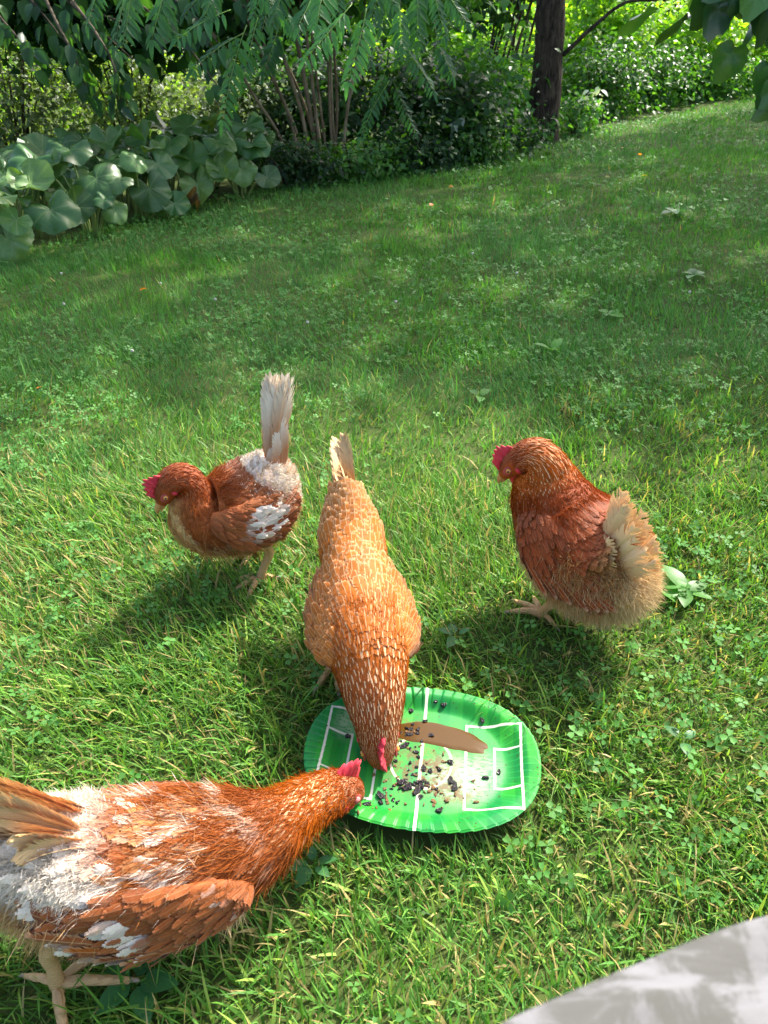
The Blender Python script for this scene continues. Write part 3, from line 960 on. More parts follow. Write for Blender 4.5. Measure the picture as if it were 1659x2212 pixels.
# ------------------------------------------------------------------ shrubs and thicket behind the lawn
EG = 'low shrubs along the back edge of the lawn'
for i, (x, w, h, nn, lab) in enumerate([(-0.72, 0.34, 0.24, 1900, 'low dark shrub at the foot of the fanned slender stems'), (-0.25, 0.34, 0.26, 1900, 'low leafy shrub just beyond the fanned stems, on the trunk side'),
                                        (0.25, 0.36, 0.30, 2000, 'dark green shrub under the dark hanging compound leaves'), (0.72, 0.36, 0.30, 2000, 'leafy shrub with yellowish shoot at the middle of the lawn edge'),
                                        (1.12, 0.32, 0.26, 1700, 'shrub next to the thick dark trunk, on its shaded side')]):
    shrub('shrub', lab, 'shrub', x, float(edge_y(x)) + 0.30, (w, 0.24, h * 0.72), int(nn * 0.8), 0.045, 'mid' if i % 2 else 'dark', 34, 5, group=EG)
DG = 'taller dark shrubs in the shade'
for x, y, rx, rz, nn, pal, lab in [(-0.1, 7.3, 0.7, 0.55, 3000, 'dark', 'dark shrub behind the slender fanned stems'), (0.55, 7.1, 0.5, 0.42, 2600, 'dark', 'dark shrub behind the hanging compound leaves at the middle'),
                                   (1.05, 8.1, 0.45, 0.42, 2200, 'mid', 'green shrub in front of the thin dark saplings'), (-0.9, 7.6, 0.6, 0.5, 2500, 'dark', 'dark shrub behind the far end of the big-leaved patch')]:
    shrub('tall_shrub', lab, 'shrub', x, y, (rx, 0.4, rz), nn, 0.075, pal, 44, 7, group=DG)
# ivy round the foot of the trunk
shrub('ivy', 'ivy and weeds climbing round the foot of the thick dark trunk', 'ivy', 1.42, 7.8, (0.22, 0.14, 0.13), 700, 0.06, 'mid', 20, 3)
shrub('weed_patch', 'low weeds at the lawn edge just beyond the thick trunk', 'weeds', 1.95, 8.25, (0.28, 0.22, 0.2), 900, 0.05, 'mid', 20, 3)
# sunny bushes
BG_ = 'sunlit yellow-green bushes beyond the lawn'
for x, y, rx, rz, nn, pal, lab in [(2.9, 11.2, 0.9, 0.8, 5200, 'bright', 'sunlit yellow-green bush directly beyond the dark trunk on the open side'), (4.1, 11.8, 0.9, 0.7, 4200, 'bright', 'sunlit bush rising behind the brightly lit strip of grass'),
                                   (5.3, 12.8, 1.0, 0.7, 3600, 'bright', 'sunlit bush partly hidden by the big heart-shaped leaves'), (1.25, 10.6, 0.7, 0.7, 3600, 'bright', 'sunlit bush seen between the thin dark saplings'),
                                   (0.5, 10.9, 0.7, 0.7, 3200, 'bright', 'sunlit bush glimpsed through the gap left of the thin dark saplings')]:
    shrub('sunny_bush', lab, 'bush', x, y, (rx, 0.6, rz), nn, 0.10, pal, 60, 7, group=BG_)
for x, y, rx, rz, nn, lab in [(2.55, 9.75, 0.55, 0.42, 3400, 'dark green bush beyond the lawn in front of the sunlit bushes, nearest the trunk'), (3.3, 10.5, 0.6, 0.38, 3000, 'dark green bush at the foot of the sunlit bushes above the bright grass strip'), (4.4, 11.2, 0.7, 0.3, 2600, 'low dark bush along the bright grass strip near the big hanging leaves')]:
    shrub('dark_bush', lab, 'bush', x, y, (rx, 0.4, rz), nn, 0.062, 'mid', 50, 9, group='darker bushes in front of the sunlit ones')
# pale brush on the far side of the big-leaved patch
for x, y, rx, rz, nn, pal, lab in [(-3.2, 6.9, 0.7, 0.6, 4200, 'grey', 'pale speckled brush behind the near end of the big-leaved patch'), (-2.3, 7.3, 0.7, 0.6, 4400, 'grey', 'pale sunlit brush behind the drooping elm twigs'),
                                   (-1.45, 7.5, 0.55, 0.55, 3200, 'grey', 'twiggy grey-green brush behind the middle of the big-leaved patch'), (-3.9, 7.6, 0.9, 0.8, 3500, 'bright', 'yellow-green bush at the far side behind the pale brush'), (-2.7, 8.3, 0.9, 0.8, 3500, 'bright', 'yellow-green bush glimpsed above the pale brush')]:
    shrub('brush', lab, 'bush', x, y, (rx, 0.4, rz * random.uniform(0.65, 1.35)), nn, 0.055, pal, 55, 14, group='brush behind the big-leaved patch')

def saplings():
    x, y = 1.28, 8.7
    g = float(terr(x, y))
    root = thing('sapling_clump', 'clump of thin dark upright saplings beside the thick trunk', 'saplings', (x, y, g))
    for k in range(11):
        a = -0.22 + 0.035 * k + random.uniform(-0.02, 0.02)
        b = random.uniform(-0.25, 0.25)
        tx = a * 1.2 + 0.12 + random.uniform(-0.1, 0.1)
        tapered(root, 'stem', [(a, b, -0.05), (a * 1.05 + 0.01, b, 0.6), (tx, b * 1.2, 1.4), (tx * 1.6 + 0.1, b * 1.5, 2.6)], [0.016, 0.013, 0.011, 0.004], 7, M['twig'], 5)
    mb = MB()
    for c, r, n_ in [((1.25, 8.7, 1.35), (0.5, 0.3, 0.3), 700), ((0.55, 8.6, 1.0), (0.25, 0.2, 0.35), 260), ((0.9, 8.5, 1.25), (0.3, 0.2, 0.25), 300)]:
        Q, out = clumped(c, r, n_, 14, 0.3)
        leaf_cloud(mb, Q, 0.085, GREENS['dark'], up=0.4)
    link('foliage', mb.data('foliage', origin=(x, y, g)), root, M['leaf'], kind='stuff')
saplings()

def pale_sprig(name, label, x, y, z, n, size, col):
    g = float(terr(x, y))
    root = thing(name, label, 'plant', (x, y, g))
    V, F = tube([(0.03, 0.05, -0.02), (0.02, 0.02, z * 0.6), (0, 0, z + 0.05)], [0.006, 0.004, 0.002], 5, 3)
    link('stem', mesh_data('stem', V, F), root, M['stalk'])
    T, F = ovate(4, 0.3, 0.15, 0.2)
    me = mesh_data('leaf', T, F, {'Col': ('FLOAT_COLOR', np.tile(col, (len(T), 1)))})
    me.materials.append(M['leaf'])
    P = np.stack([RNG.normal(0, 0.09, n), RNG.normal(-0.03, 0.04, n), z + RNG.normal(0, 0.06, n)], 1)
    leaf_objects(root, (0, 0, 0), 'leaf', [me], P, np.stack([RNG.normal(0, 1, n), RNG.normal(-0.3, 0.4, n), RNG.normal(-0.4, 0.5, n)], 1), np.stack([RNG.normal(0, 0.3, n), np.full(n, -0.3), np.ones(n)], 1), RNG.uniform(size * 0.7, size * 1.2, n))
pale_sprig('pale_shrub_shoot', 'sprig of pale silvery leaves against the dark bush beyond the trunk', 2.22, 8.75, 0.27, 16, 0.09, lin(196, 206, 196))
pale_sprig('pale_shrub_shoot', 'single silvery white leafy tip in the dark shrubs by the lawn edge', 0.40, 6.75, 0.38, 9, 0.085, lin(190, 200, 194))

def woodland():
    mb = MB()
    for i in range(46):
        x = -13 + 28 * i / 45 + random.uniform(-0.5, 0.5)
        y = 16 + random.uniform(0, 3) + 0.12 * abs(x)
        h = random.uniform(0.75, 1.15)
        P, out = clumped((x, y, terr(x, y) + h * 0.75 + max(0, y - 13) * 0.12), (1.1, 0.8, h), 1300, 45, 0.25)
        leaf_cloud(mb, P, 0.17, GREENS[random.choice(['mid', 'mid', 'bright', 'dark'])], out=out)
    o = link('far_woodland', mb.data('far_woodland'), mat=M['leaf'], kind='stuff')
    tag(o, 'dense far wood of mixed green foliage closing off the background', 'woodland')
woodland()
# ------------------------------------------------------------------ paper plate printed as a football pitch
def plate_height(q, ang, pleat=True):
    """height of the upper face at elliptical radius q (1 = rim), angle ang"""
    s = np.clip((q - 0.70) / 0.22, 0, 1)
    z = 0.017 * s * s * (3 - 2 * s) + np.clip((q - 0.92) / 0.08, 0, 1) * 0.0015 - np.clip((q - 0.985) / 0.015, 0, 1) ** 2 * 0.003
    if pleat:
        t = (ang / (2 * math.pi) * 62) % 1.0
        saw = np.where(t < 0.88, t / 0.88, (1 - t) / 0.12)
        j = np.sin(np.floor(ang / (2 * math.pi) * 62) * 12.9898) * 0.5 + 0.5
        z = z + (saw - 0.5) * 0.0026 * (0.35 + 0.9 * j) * np.clip((q - 0.72) / 0.16, 0, 1)
    return z + 0.0025 * np.sin(2 * ang + 0.8) * np.clip(q - 0.6, 0, 1)

def plate_pos(q, ang):
    # a slightly squared oval
    k = 1.0 + 0.025 * np.cos(4 * ang + math.pi)
    return PLATE_A * q * k * np.cos(ang), PLATE_B * q * k * np.sin(ang)

PLATE_EMPTY = None
def plate_world(px, py, dz=0.0):
    q = math.hypot(px / PLATE_A, py / PLATE_B)
    c, s = math.cos(PLATE_ROT), math.sin(PLATE_ROT)
    z = float(plate_height(np.array(q), np.array(math.atan2(py / PLATE_B, px / PLATE_A)), False))
    return (PLATE_C[0] + px * c - py * s, PLATE_C[1] + px * s + py * c, PLATE_Z + z + dz)

def pitch_material():
    n = NT('printed_pitch_card')
    co = n.coord()
    x, y, z = n.sep(co)[:]
    rough = n.noise(90, 2, 0.5, co)
    ax, ay = n.math('ABSOLUTE', x), n.math('ABSOLUTE', n.math('ADD', y, 0.004))
    W = 0.0018
    def line(d, w=W):                                        # d: distance to the line's centre
        return n.step(n.math('ABSOLUTE', d), w + 0.0005, w - 0.0005)
    def inside(v, lo, hi):
        return n.math('MULTIPLY', n.step(v, lo - 0.0004, lo + 0.0004), n.step(v, hi + 0.0004, hi - 0.0004))
    mx = lambda *a: a[0] if len(a) == 1 else n.math('MAXIMUM', a[0], mx(*a[1:]))
    mul = lambda a, b: n.math('MULTIPLY', a, b)
    sub = lambda a, b: n.math('SUBTRACT', a, b)
    r = n.math('SQRT', n.math('ADD', mul(x, x), mul(n.math('ADD', y, 0.006), n.math('ADD', y, 0.006))))
    lines = mx(line(x, 0.0023), line(sub(r, 0.049), 0.0018),
               mul(line(sub(ax, 0.158)), inside(ay, -1, 0.078 + W)),                 # goal lines
               mul(line(sub(ay, 0.078)), inside(ax, 0.070, 0.158)),                 # big boxes
               mul(line(sub(ax, 0.071)), inside(ay, -1, 0.078 + W)),
               mul(line(sub(ay, 0.037), 0.0018), inside(ax, 0.116, 0.158)),         # small boxes
               mul(line(sub(ax, 0.117), 0.0018), inside(ay, -1, 0.037 + W)))
    stripe = n.step(n.math('SINE', mul(x, 150.0)), -0.25, 0.25)
    g = n.mix(stripe, tuple(lin(16, 122, 36)), tuple(lin(40, 142, 40)))
    g = n.mix(mul(n.step(n.noise(12, 2, 0.5, co), 0.42, 0.62), 0.55), g, tuple(lin(8, 112, 62)))
    g = n.mix(lines, g, tuple(lin(206, 208, 198)))
    # where wet food has lain: scuffed pale patch, brown film, yellow tint on the lines
    mp = n.node('ShaderNodeMapping')
    mp.inputs['Scale'].default_value = (1, 3.0, 1)
    n.t.links.new(co, mp.inputs[0])
    sc = n.noise(95, 7, 0.72, mp.outputs[0])
    def blob(cx, cy, rx, ry, lo=1.0, hi=0.25):
        dx, dy = mul(sub(x, cx), 1 / rx), mul(sub(y, cy), 1 / ry)
        d = n.math('SQRT', n.math('ADD', mul(dx, dx), mul(dy, dy)))
        return n.step(d, lo, hi)
    pale = mul(mx(blob(0.062, -0.030, 0.075, 0.06), mul(blob(0.10, -0.01, 0.045, 0.05), 0.5), mul(blob(-0.128, 0.05, 0.03, 0.04), 0.7)), n.step(sc, 0.36, 0.54))
    g = n.mix(mul(pale, 0.95), g, tuple(lin(150, 176, 138)))
    st = n.noise(55, 7, 0.75, co)
    film = mul(mx(blob(0.005, -0.02, 0.085, 0.065), blob(0.05, -0.055, 0.06, 0.03), mul(blob(-0.03, 0.05, 0.06, 0.05), 0.7)), n.step(st, 0.45, 0.53))
    g = n.mix(mul(film, 0.88), g, tuple(lin(92, 64, 30)))
    g = n.mix(mul(mul(lines, blob(0.0, -0.01, 0.11, 0.10)), 0.5), g, tuple(lin(224, 184, 110)))
    g = n.mix(mul(lines, 0.5), g, tuple(lin(216, 208, 176)))
    # fine splashes all over
    vo = n.node('ShaderNodeTexVoronoi')
    vo.inputs['Scale'].default_value = 170
    n.t.links.new(co, vo.inputs['Vector'])
    rnd = n.node_link('ShaderNodeSeparateColor', vo.outputs['Color']).outputs
    spl = mul(n.step(vo.outputs['Distance'], n.math('MULTIPLY', rnd[0], 0.30), n.math('MULTIPLY', rnd[0], 0.20)), n.step(n.math('ADD', rnd[1], mul(n.noise(16, 3, 0.5, co), 0.8)), 0.78, 0.84))
    g = n.mix(mul(spl, 0.9), g, tuple(lin(62, 44, 24)))
    n.base(g, n.math('MULTIPLY_ADD', rough, 0.2, 0.36), 0.32)
    n.bump(st, 0.05, 0.001)
    return n.m

def plate():
    loc = (PLATE_C[0], PLATE_C[1], PLATE_Z)
    NQ, NA = 40, 744
    q = np.concatenate([np.linspace(0, 0.68, 14)[1:], np.linspace(0.70, 1.0, NQ - 13)])
    a = np.arange(NA) / NA * 2 * math.pi
    Q, A = np.meshgrid(q, a, indexing='ij')
    X, Y = plate_pos(Q, A)
    Z = plate_height(Q, A)
    top = np.stack([X, Y, Z], -1).reshape(-1, 3)
    bot = top - np.array([0, 0, 0.0009])
    n_ = len(top)
    V = np.concatenate([top, bot, [[0, 0, 0]], [[0, 0, -0.0009]]])
    nq = len(q)
    Fq = grid_faces(nq, NA, True)
    k = np.arange(NA)
    fan = np.stack([np.full(NA, 2 * n_), (k + 1) % NA, k], 1)
    fanb = np.stack([np.full(NA, 2 * n_ + 1), n_ + k, n_ + (k + 1) % NA], 1)
    e = (nq - 1) * NA
    rim = np.stack([e + k, n_ + e + k, n_ + e + (k + 1) % NA, e + (k + 1) % NA], 1)
    me = mesh_data('paper_plate', V, [Fq, Fq[:, ::-1] + n_, rim, fan, fanb])
    o = link('paper_plate', me, mat=pitch_material(), loc=loc)
    o.rotation_euler = (0, 0, PLATE_ROT)
    tag(o, 'oval green paper plate printed as a football pitch, lying on the grass', 'plate')
    # sauce puddle lying along the far side of the plate's floor
    n = NT('brown_sauce')
    no = n.noise(400, 3)
    n.base(n.mix(n.step(no, 0.62, 0.72), tuple(lin(78, 54, 20)), tuple(lin(44, 30, 18))), 0.2, 0.25)
    nr, na = 8, 90
    V = []
    for r in np.linspace(0.02, 1, nr):
        for j in range(na):
            a = 2 * math.pi * j / na
            ca, sa = math.cos(a), math.sin(a)
            rad = (abs(ca) ** 2.6 + abs(sa) ** 2.6) ** (-1 / 2.6) * (1 + 0.035 * math.sin(3 * a + 1) + 0.025 * math.sin(8 * a) + 0.015 * math.sin(15 * a + 2))
            px = 0.026 + 0.077 * r * rad * ca
            py = 0.0505 - 0.06 * (px - 0.026) - 2.0 * (px - 0.026) ** 2 + (0.0225 + 0.08 * (px - 0.026) * (1 if sa < 0 else -0.5)) * r * rad * sa
            w = plate_world(px, py)
            V.append((w[0], w[1], w[2] + 0.0001 + 0.0011 * math.sqrt(max(0, 1 - r ** 6))))
    V = np.array(V)
    po = link('sauce_puddle', mesh_data('sauce_puddle', V - V.mean(0), [grid_faces(nr, na, True)[:, ::-1], np.arange(na)[None, :]]), mat=n.m, loc=V.mean(0))
    tag(po, 'long puddle of brown sauce along the far side of the green plate', 'sauce')

    # food scraps
    n = NT('wet_dark_berry')
    no = n.noise(300, 5)
    n.base(n.mix(n.step(no, 0.5, 0.7), tuple(lin(20, 16, 24)), tuple(lin(66, 44, 48))), 0.18, 0.6)
    n.bump(no, 0.7, 0.002)
    berry = n.m
    n = NT('wet_brown_crumb')
    no = n.noise(260, 5)
    n.base(n.mix(no, tuple(lin(58, 38, 22)), tuple(lin(150, 110, 66))), 0.3, 0.5)
    n.bump(no, 0.7, 0.002)
    crumb = n.m
    def lump(seed, mat, name, flat=0.6, rough=0.35):
        rr = np.random.default_rng(seed)
        import bmesh
        bm = bmesh.new()
        bmesh.ops.create_icosphere(bm, subdivisions=2, radius=1)
        V = np.array([v.co[:] for v in bm.verts])
        F = np.array([[v.index for v in f.verts] for f in bm.faces])
        bm.free()
        k1 = rr.normal(size=(5, 3)) * 2.2
        d = 1 + rough * sum(np.sin(V @ k + i * 1.7) for i, k in enumerate(k1)) / 2.2
        V = V * d[:, None] * np.array([1, 0.75, flat])
        me = mesh_data(name, V, F)
        me.materials.append(mat)
        return me
    bl = [lump(k, berry, 'berry_scrap') for k in range(4)]
    cl = [lump(10 + k, crumb, 'food_crumb', 0.5, 0.5) for k in range(4)]
    mu = [lump(30 + k, berry, 'food_clump', 0.3, 0.75) for k in range(4)]
    def scrap(me, name, px, py, s, label, group):
        w = plate_world(px, py, s * 0.33)
        o = link(name, me, loc=w)
        o.rotation_euler = (random.uniform(-0.4, 0.4), random.uniform(-0.4, 0.4), random.uniform(0, 6.28))
        o.scale = (s * random.uniform(0.8, 1.3), s, s * random.uniform(0.8, 1.1))
        tag(o, label, 'food scrap', group)
    GB, GC = 'dark berry scraps on the plate', 'brown crumbs on the plate'
    singles = [(0.015, 0.112, 'dark wet scrap on the far rim slope right of the halfway line end'), (0.03, 0.108, 'long dark scrap high on the far rim of the plate'), (-0.026, 0.093, 'twisted dark scrap near the far rim beside the front-facing hen'),
               (0.096, 0.083, 'lone dark berry on the rim slope past the end of the puddle'), (0.123, -0.012, 'lone berry inside the small printed goal box'), (0.103, -0.024, 'small berry just outside the printed goal box'),
               (0.049, -0.036, 'dark berry scrap on the pale scuffed patch near the printed circle'), (0.055, -0.047, 'smaller dark scrap at the pale scuffed patch'), (0.034, -0.090, 'lone black berry near the close rim'),
               (-0.075, -0.098, 'dark berry beside the beak of the nearest hen'), (0.047, -0.002, 'dark scrap on the printed circle, puddle side'), (0.0, 0.075, 'scrap stuck on the halfway line at the puddle edge'),
               (0.03, -0.018, 'black berry alone inside the printed circle'), (-0.125, 0.028, 'brown scrap in the goal box on the hens\' side'), (0.012, 0.047, 'dark scrap against the puddle\'s near edge')]
    for px, py, lab in singles:
        scrap(random.choice(bl), 'berry_scrap', px, py, random.uniform(0.0042, 0.0062), lab, GB)
    for cx, cy, sx, sy, k in [(-0.012, -0.055, 0.018, 0.012, 26), (-0.026, 0.052, 0.012, 0.014, 14), (-0.022, 0.02, 0.012, 0.008, 9), (-0.05, -0.075, 0.012, 0.005, 9), (0.006, -0.022, 0.01, 0.007, 8), (-0.046, -0.005, 0.006, 0.009, 5)]:
        for _ in range(k):
            scrap(random.choice(bl), 'berry_scrap', cx + random.gauss(0, sx), cy + random.gauss(0, sy), random.uniform(0.0016, 0.0042), 'small dark berry scrap in the wet clusters around the middle of the plate', GB)
    for px, py, s_ in [(-0.014, -0.056, .010), (-0.004, -0.062, .009), (-0.024, -0.048, .008), (-0.028, 0.056, .008), (-0.02, 0.044, .007), (-0.056, -0.078, .009), (0.006, -0.022, .007), (-0.03, 0.02, .007), (0.002, -0.05, .008)]:
        scrap(random.choice(mu), 'food_clump', px, py, s_ * 0.62, 'flat wet clump of brown and black mush among the berry scraps on the plate', 'wet mush clumps on the plate')
    for _ in range(80):
        cx, cy = random.choice([(-0.012, -0.05), (0.02, -0.06), (-0.02, 0.03), (0.06, -0.05), (-0.06, -0.08), (0.0, 0.0)])
        scrap(random.choice(cl), 'food_crumb', cx + random.gauss(0, 0.022), cy + random.gauss(0, 0.015), random.uniform(0.0012, 0.0034), 'tan wet crumb strewn among the dark berry scraps on the plate', GC)
plate()
# ------------------------------------------------------------------ hens
PAL = dict(rust=lin(176, 102, 60), deep=lin(148, 72, 36), chest=lin(160, 78, 40), caramel=lin(210, 126, 60), tan=lin(214, 160, 104), cream=lin(232, 204, 158),
           white=lin(255, 246, 232), buff=lin(220, 178, 122), head=lin(166, 80, 42), orange=lin(192, 106, 50), skin=lin(206, 120, 104), red=lin(190, 50, 62), brown=lin(150, 80, 46))
PAL = {k: v * (0.80 if k in ('white', 'cream', 'buff') else 0.68) for k, v in PAL.items()}
PAL = {k: np.maximum(v.mean() + (v - v.mean()) * 1.12, 0.004) for k, v in PAL.items()}

def feather_template(kind, seed, nb, ov=2.0):
    """a vane made of separate barbs either side of a thin shaft, length 1 along +x, width 1"""
    rr = np.random.default_rng(seed)
    v = [0, 0.22, 0.48, 0.74, 0.91, 1.0]
    w = dict(body=[0.35, 0.85, 1.0, 0.93, 0.62, 0.15], hackle=[0.5, 0.9, 1.0, 0.75, 0.42, 0.2], tail=[0.3, 0.7, 0.95, 1.0, 0.85, 0.5])[kind]
    V, F, U = [], [], []
    bw = 0.92 / nb
    for s_ in (-1, 1):
        for i in range(nb):
            b = 0.05 + 0.92 * i / nb
            reach = (0.14 if kind == 'body' else 0.2) * rr.uniform(0.8, 1.2)
            e = min(1.0, b + reach)
            hw = np.interp(e, v, w) * 0.5 * rr.uniform(0.93, 1.03)
            if e >= 1.0:
                hw = hw * rr.uniform(0.3, 1.0)
            j = rr.normal(0, 0.012)
            o = len(V)
            P = [(b, 0.0, 0.0), (b + bw * ov, 0.0, 0.0), (e + bw * 0.4 * ov, hw, 1.0), (e - bw * 0.2 * ov, hw * 0.97, 1.0)]
            mid = [((P[0][0] * 0.45 + P[3][0] * 0.55) - 0.015, hw * 0.6, 0.6), ((P[1][0] * 0.45 + P[2][0] * 0.55), hw * 0.62, 0.6)]
            for (x, y, u) in (P[0], P[1], mid[1], mid[0], P[2], P[3]):
                V.append([min(x, 1.03), s_ * y, 0.05 * (1 - u * u) - 0.06 * x * x + j * u])
                U.append([s_ * u, min(1.0, x), 0])
            F += [[o, o + 1, o + 2, o + 3], [o + 3, o + 2, o + 4, o + 5]]
    o = len(V)
    for x in (0, 0.5, 0.96):
        for y in (-0.014, 0.014):
            V.append([x, y, 0.056 - 0.06 * x * x])
            U.append([0, x, 0])
    F += [[o, o + 1, o + 3, o + 2], [o + 2, o + 3, o + 5, o + 4]]
    return np.array(V), np.array(F), np.array(U, float)
FT = {k: [feather_template(k, 100 + j, n_) for j in range(4)] for k, n_ in (('body', 10), ('hackle', 8), ('tail', 20))}

def feathers(mb, pos, d, nrm, length, width, col, shaft, edge, swid, lift, kind='body'):
    N = len(pos)
    d = unit(unit(d) + nrm * np.asarray(lift).reshape(-1, 1))
    R = frames(d, nrm)
    FP = np.stack([np.broadcast_to(shaft, N), np.broadcast_to(edge, N), np.broadcast_to(swid, N), np.ones(N)], 1)
    scl = np.stack([length, width, length * 0.55 + width * 0.45], 1)
    pick = RNG.integers(0, 4, N)
    for j, (T, F, U) in enumerate(FT[kind]):
        m = pick == j
        if not m.any():
            continue
        FUV = np.repeat(U[None], m.sum(), 0).copy()
        FUV[:, :, 2] = RNG.random((m.sum(), 1))
        mb.batch(T, F, pos[m], R[m], scl[m], Col=col[m], FP=FP[m], FUV=FUV)

def strands(mb, pos, d, length, w, col, curl=0.3):
    """thin down filaments, four points each side"""
    N = len(pos)
    d = unit(d)
    side = unit(np.cross(d, RNG.normal(size=(N, 3))))
    bend = np.cross(d, side) * RNG.normal(0, curl, (N, 1)) + np.array([0, 0, -0.35]) * RNG.random((N, 1)) * curl * 2
    P = [pos + d * (length * t)[:, None] + bend * (length * t * t)[:, None] for t in (0, 0.4, 0.75, 1.0)]
    ww = [1, 0.9, 0.6]
    V = np.empty((N, 7, 3))
    for i in range(3):
        V[:, 2 * i] = P[i] - side * (w * ww[i])[:, None]
        V[:, 2 * i + 1] = P[i] + side * (w * ww[i])[:, None]
    V[:, 6] = P[3]
    off = (np.arange(N) * 7)[:, None, None]
    F4 = (np.array([[0, 1, 3, 2], [2, 3, 5, 4]])[None] + off).reshape(-1, 4)
    F3 = (np.array([[4, 5, 6]])[None] + off).reshape(-1, 3)
    mb.add(V.reshape(-1, 3), [F4, F3], Col=np.repeat(col, 7, 0))

class Bird:
    """body surface swept along stations (a forward, b left, z up, ry, ru, rd)"""
    def __init__(s, x, y, hd, st, turn=None, ka=1.0):
        s.x, s.y, s.h = x, y, math.radians(hd)
        s.f = np.array([math.cos(s.h), math.sin(s.h), 0])
        s.l = np.array([-math.sin(s.h), math.cos(s.h), 0])
        s.g = float(terr(x, y))
        s.o = np.array([x, y, s.g])
        s.st = np.array(st, float)
        s.n = len(st)
        s.ka = ka
        s.turn = np.radians(np.array(turn, float)) if turn is not None else np.zeros(s.n)
    def w(s, a, b, z):
        """hen coordinates -> coordinates relative to the hen's root (world axes)"""
        return np.asarray(a)[..., None] * s.ka * s.f + np.asarray(b)[..., None] * s.l + np.asarray(z)[..., None] * np.array([0, 0, 1.0])
    def axis(s, k):
        k = np.asarray(k, float)
        S = catmull(s.st, k)
        e = 0.02
        S2, S1 = catmull(s.st, np.minimum(k + e, s.n - 1)), catmull(s.st, np.maximum(k - e, 0))
        T = unit(s.w(S2[:, 0], S2[:, 1], S2[:, 2]) - s.w(S1[:, 0], S1[:, 1], S1[:, 2]))
        tu = np.interp(k, np.arange(s.n), s.turn)
        L = np.cos(tu)[:, None] * s.l - np.sin(tu)[:, None] * s.f
        L = unit(L - T * np.sum(T * L, 1, keepdims=True))
        U = np.cross(T, L)
        return s.w(S[:, 0], S[:, 1], S[:, 2]), T, L, U, S[:, 3:]
    def surf(s, k, th):
        """th = 0 top, +90 left, 180 belly"""
        C, T, L, U, r = s.axis(k)
        c, sn = np.cos(th), np.sin(th)
        ru = np.where(c > 0, r[:, 1], r[:, 2])
        P = C + L * (r[:, 0] * sn)[:, None] + U * (ru * c)[:, None]
        Nn = unit(L * (sn / np.maximum(r[:, 0], 1e-4))[:, None] + U * (c / np.maximum(ru, 1e-4))[:, None])
        return P, Nn, T
    def body_mesh(s, colf, nk=90, na=40):
        k = np.linspace(0, s.n - 1, nk)
        th = np.arange(na) / na * 2 * math.pi
        K, H = np.meshgrid(k, th, indexing='ij')
        P, Nn, T = s.surf(K.ravel(), H.ravel())
        C, _, _, _, _ = s.axis(np.array([0.0, s.n - 1.0]))
        V = np.concatenate([P, C])
        m = nk * na
        a = np.arange(na)
        F = [grid_faces(nk, na, True)[:, ::-1], np.stack([np.full(na, m), a, (a + 1) % na], 1), np.stack([np.full(na, m + 1), (nk - 1) * na + (a + 1) % na, (nk - 1) * na + a], 1)]
        col = colf(np.concatenate([K.ravel(), [0, s.n - 1]]), np.concatenate([H.ravel(), [0, 0]]), V)
        return mesh_data('body', V, F, {'Col': ('FLOAT_COLOR', col)})
    def rows(s, lenf, k0, k1, dens, jit):
        """overlapping rows of feather roots, each row staggered against the next"""
        kk = np.linspace(0, s.n - 1, 400)
        C = s.axis(kk)[0]
        arc = np.concatenate([[0], np.cumsum(np.linalg.norm(np.diff(C, axis=0), axis=1))])
        a, r, K, H = np.interp(k0, kk, arc), 0, [], []
        end = np.interp(k1, kk, arc)
        while a < end:
            k = np.interp(a, arc, kk)
            L = float(np.asarray(lenf(np.array([k]), np.array([60.0]))).ravel()[0])
            S = catmull(s.st, np.array([k]))[0]
            m = max(6, int(2 * math.pi * S[3:].mean() / (L * 0.42) * dens))
            K.append(np.full(m, k) + RNG.normal(0, jit * 0.16, m))
            H.append((np.arange(m) + 0.5 * (r % 2) + RNG.normal(0, jit * 0.4, m)) / m * 2 * math.pi)
            a += L * 0.30 / dens
            r += 1
        return np.clip(np.concatenate(K), k0, k1), np.concatenate(H)
    def sample(s, n, k0, k1):
        """roughly even random points on the surface"""
        k = RNG.uniform(k0, k1, n * 3)
        S = catmull(s.st, k)
        kk = np.linspace(0, s.n - 1, 60)
        C = s.axis(kk)[0]
        sp = np.interp(k, kk, np.linalg.norm(np.gradient(C, axis=0), axis=1))
        wgt = sp * S[:, 3:].mean(1)
        keep = RNG.random(len(k)) < wgt / wgt.max()
        k = k[keep][:n]
        return k, RNG.uniform(0, 2 * math.pi, len(k))

def angd(t):
    """angle folded to 0 (top) .. 180 (belly) degrees"""
    t = np.degrees(np.mod(t, 2 * math.pi))
    return np.where(t > 180, 360 - t, t)

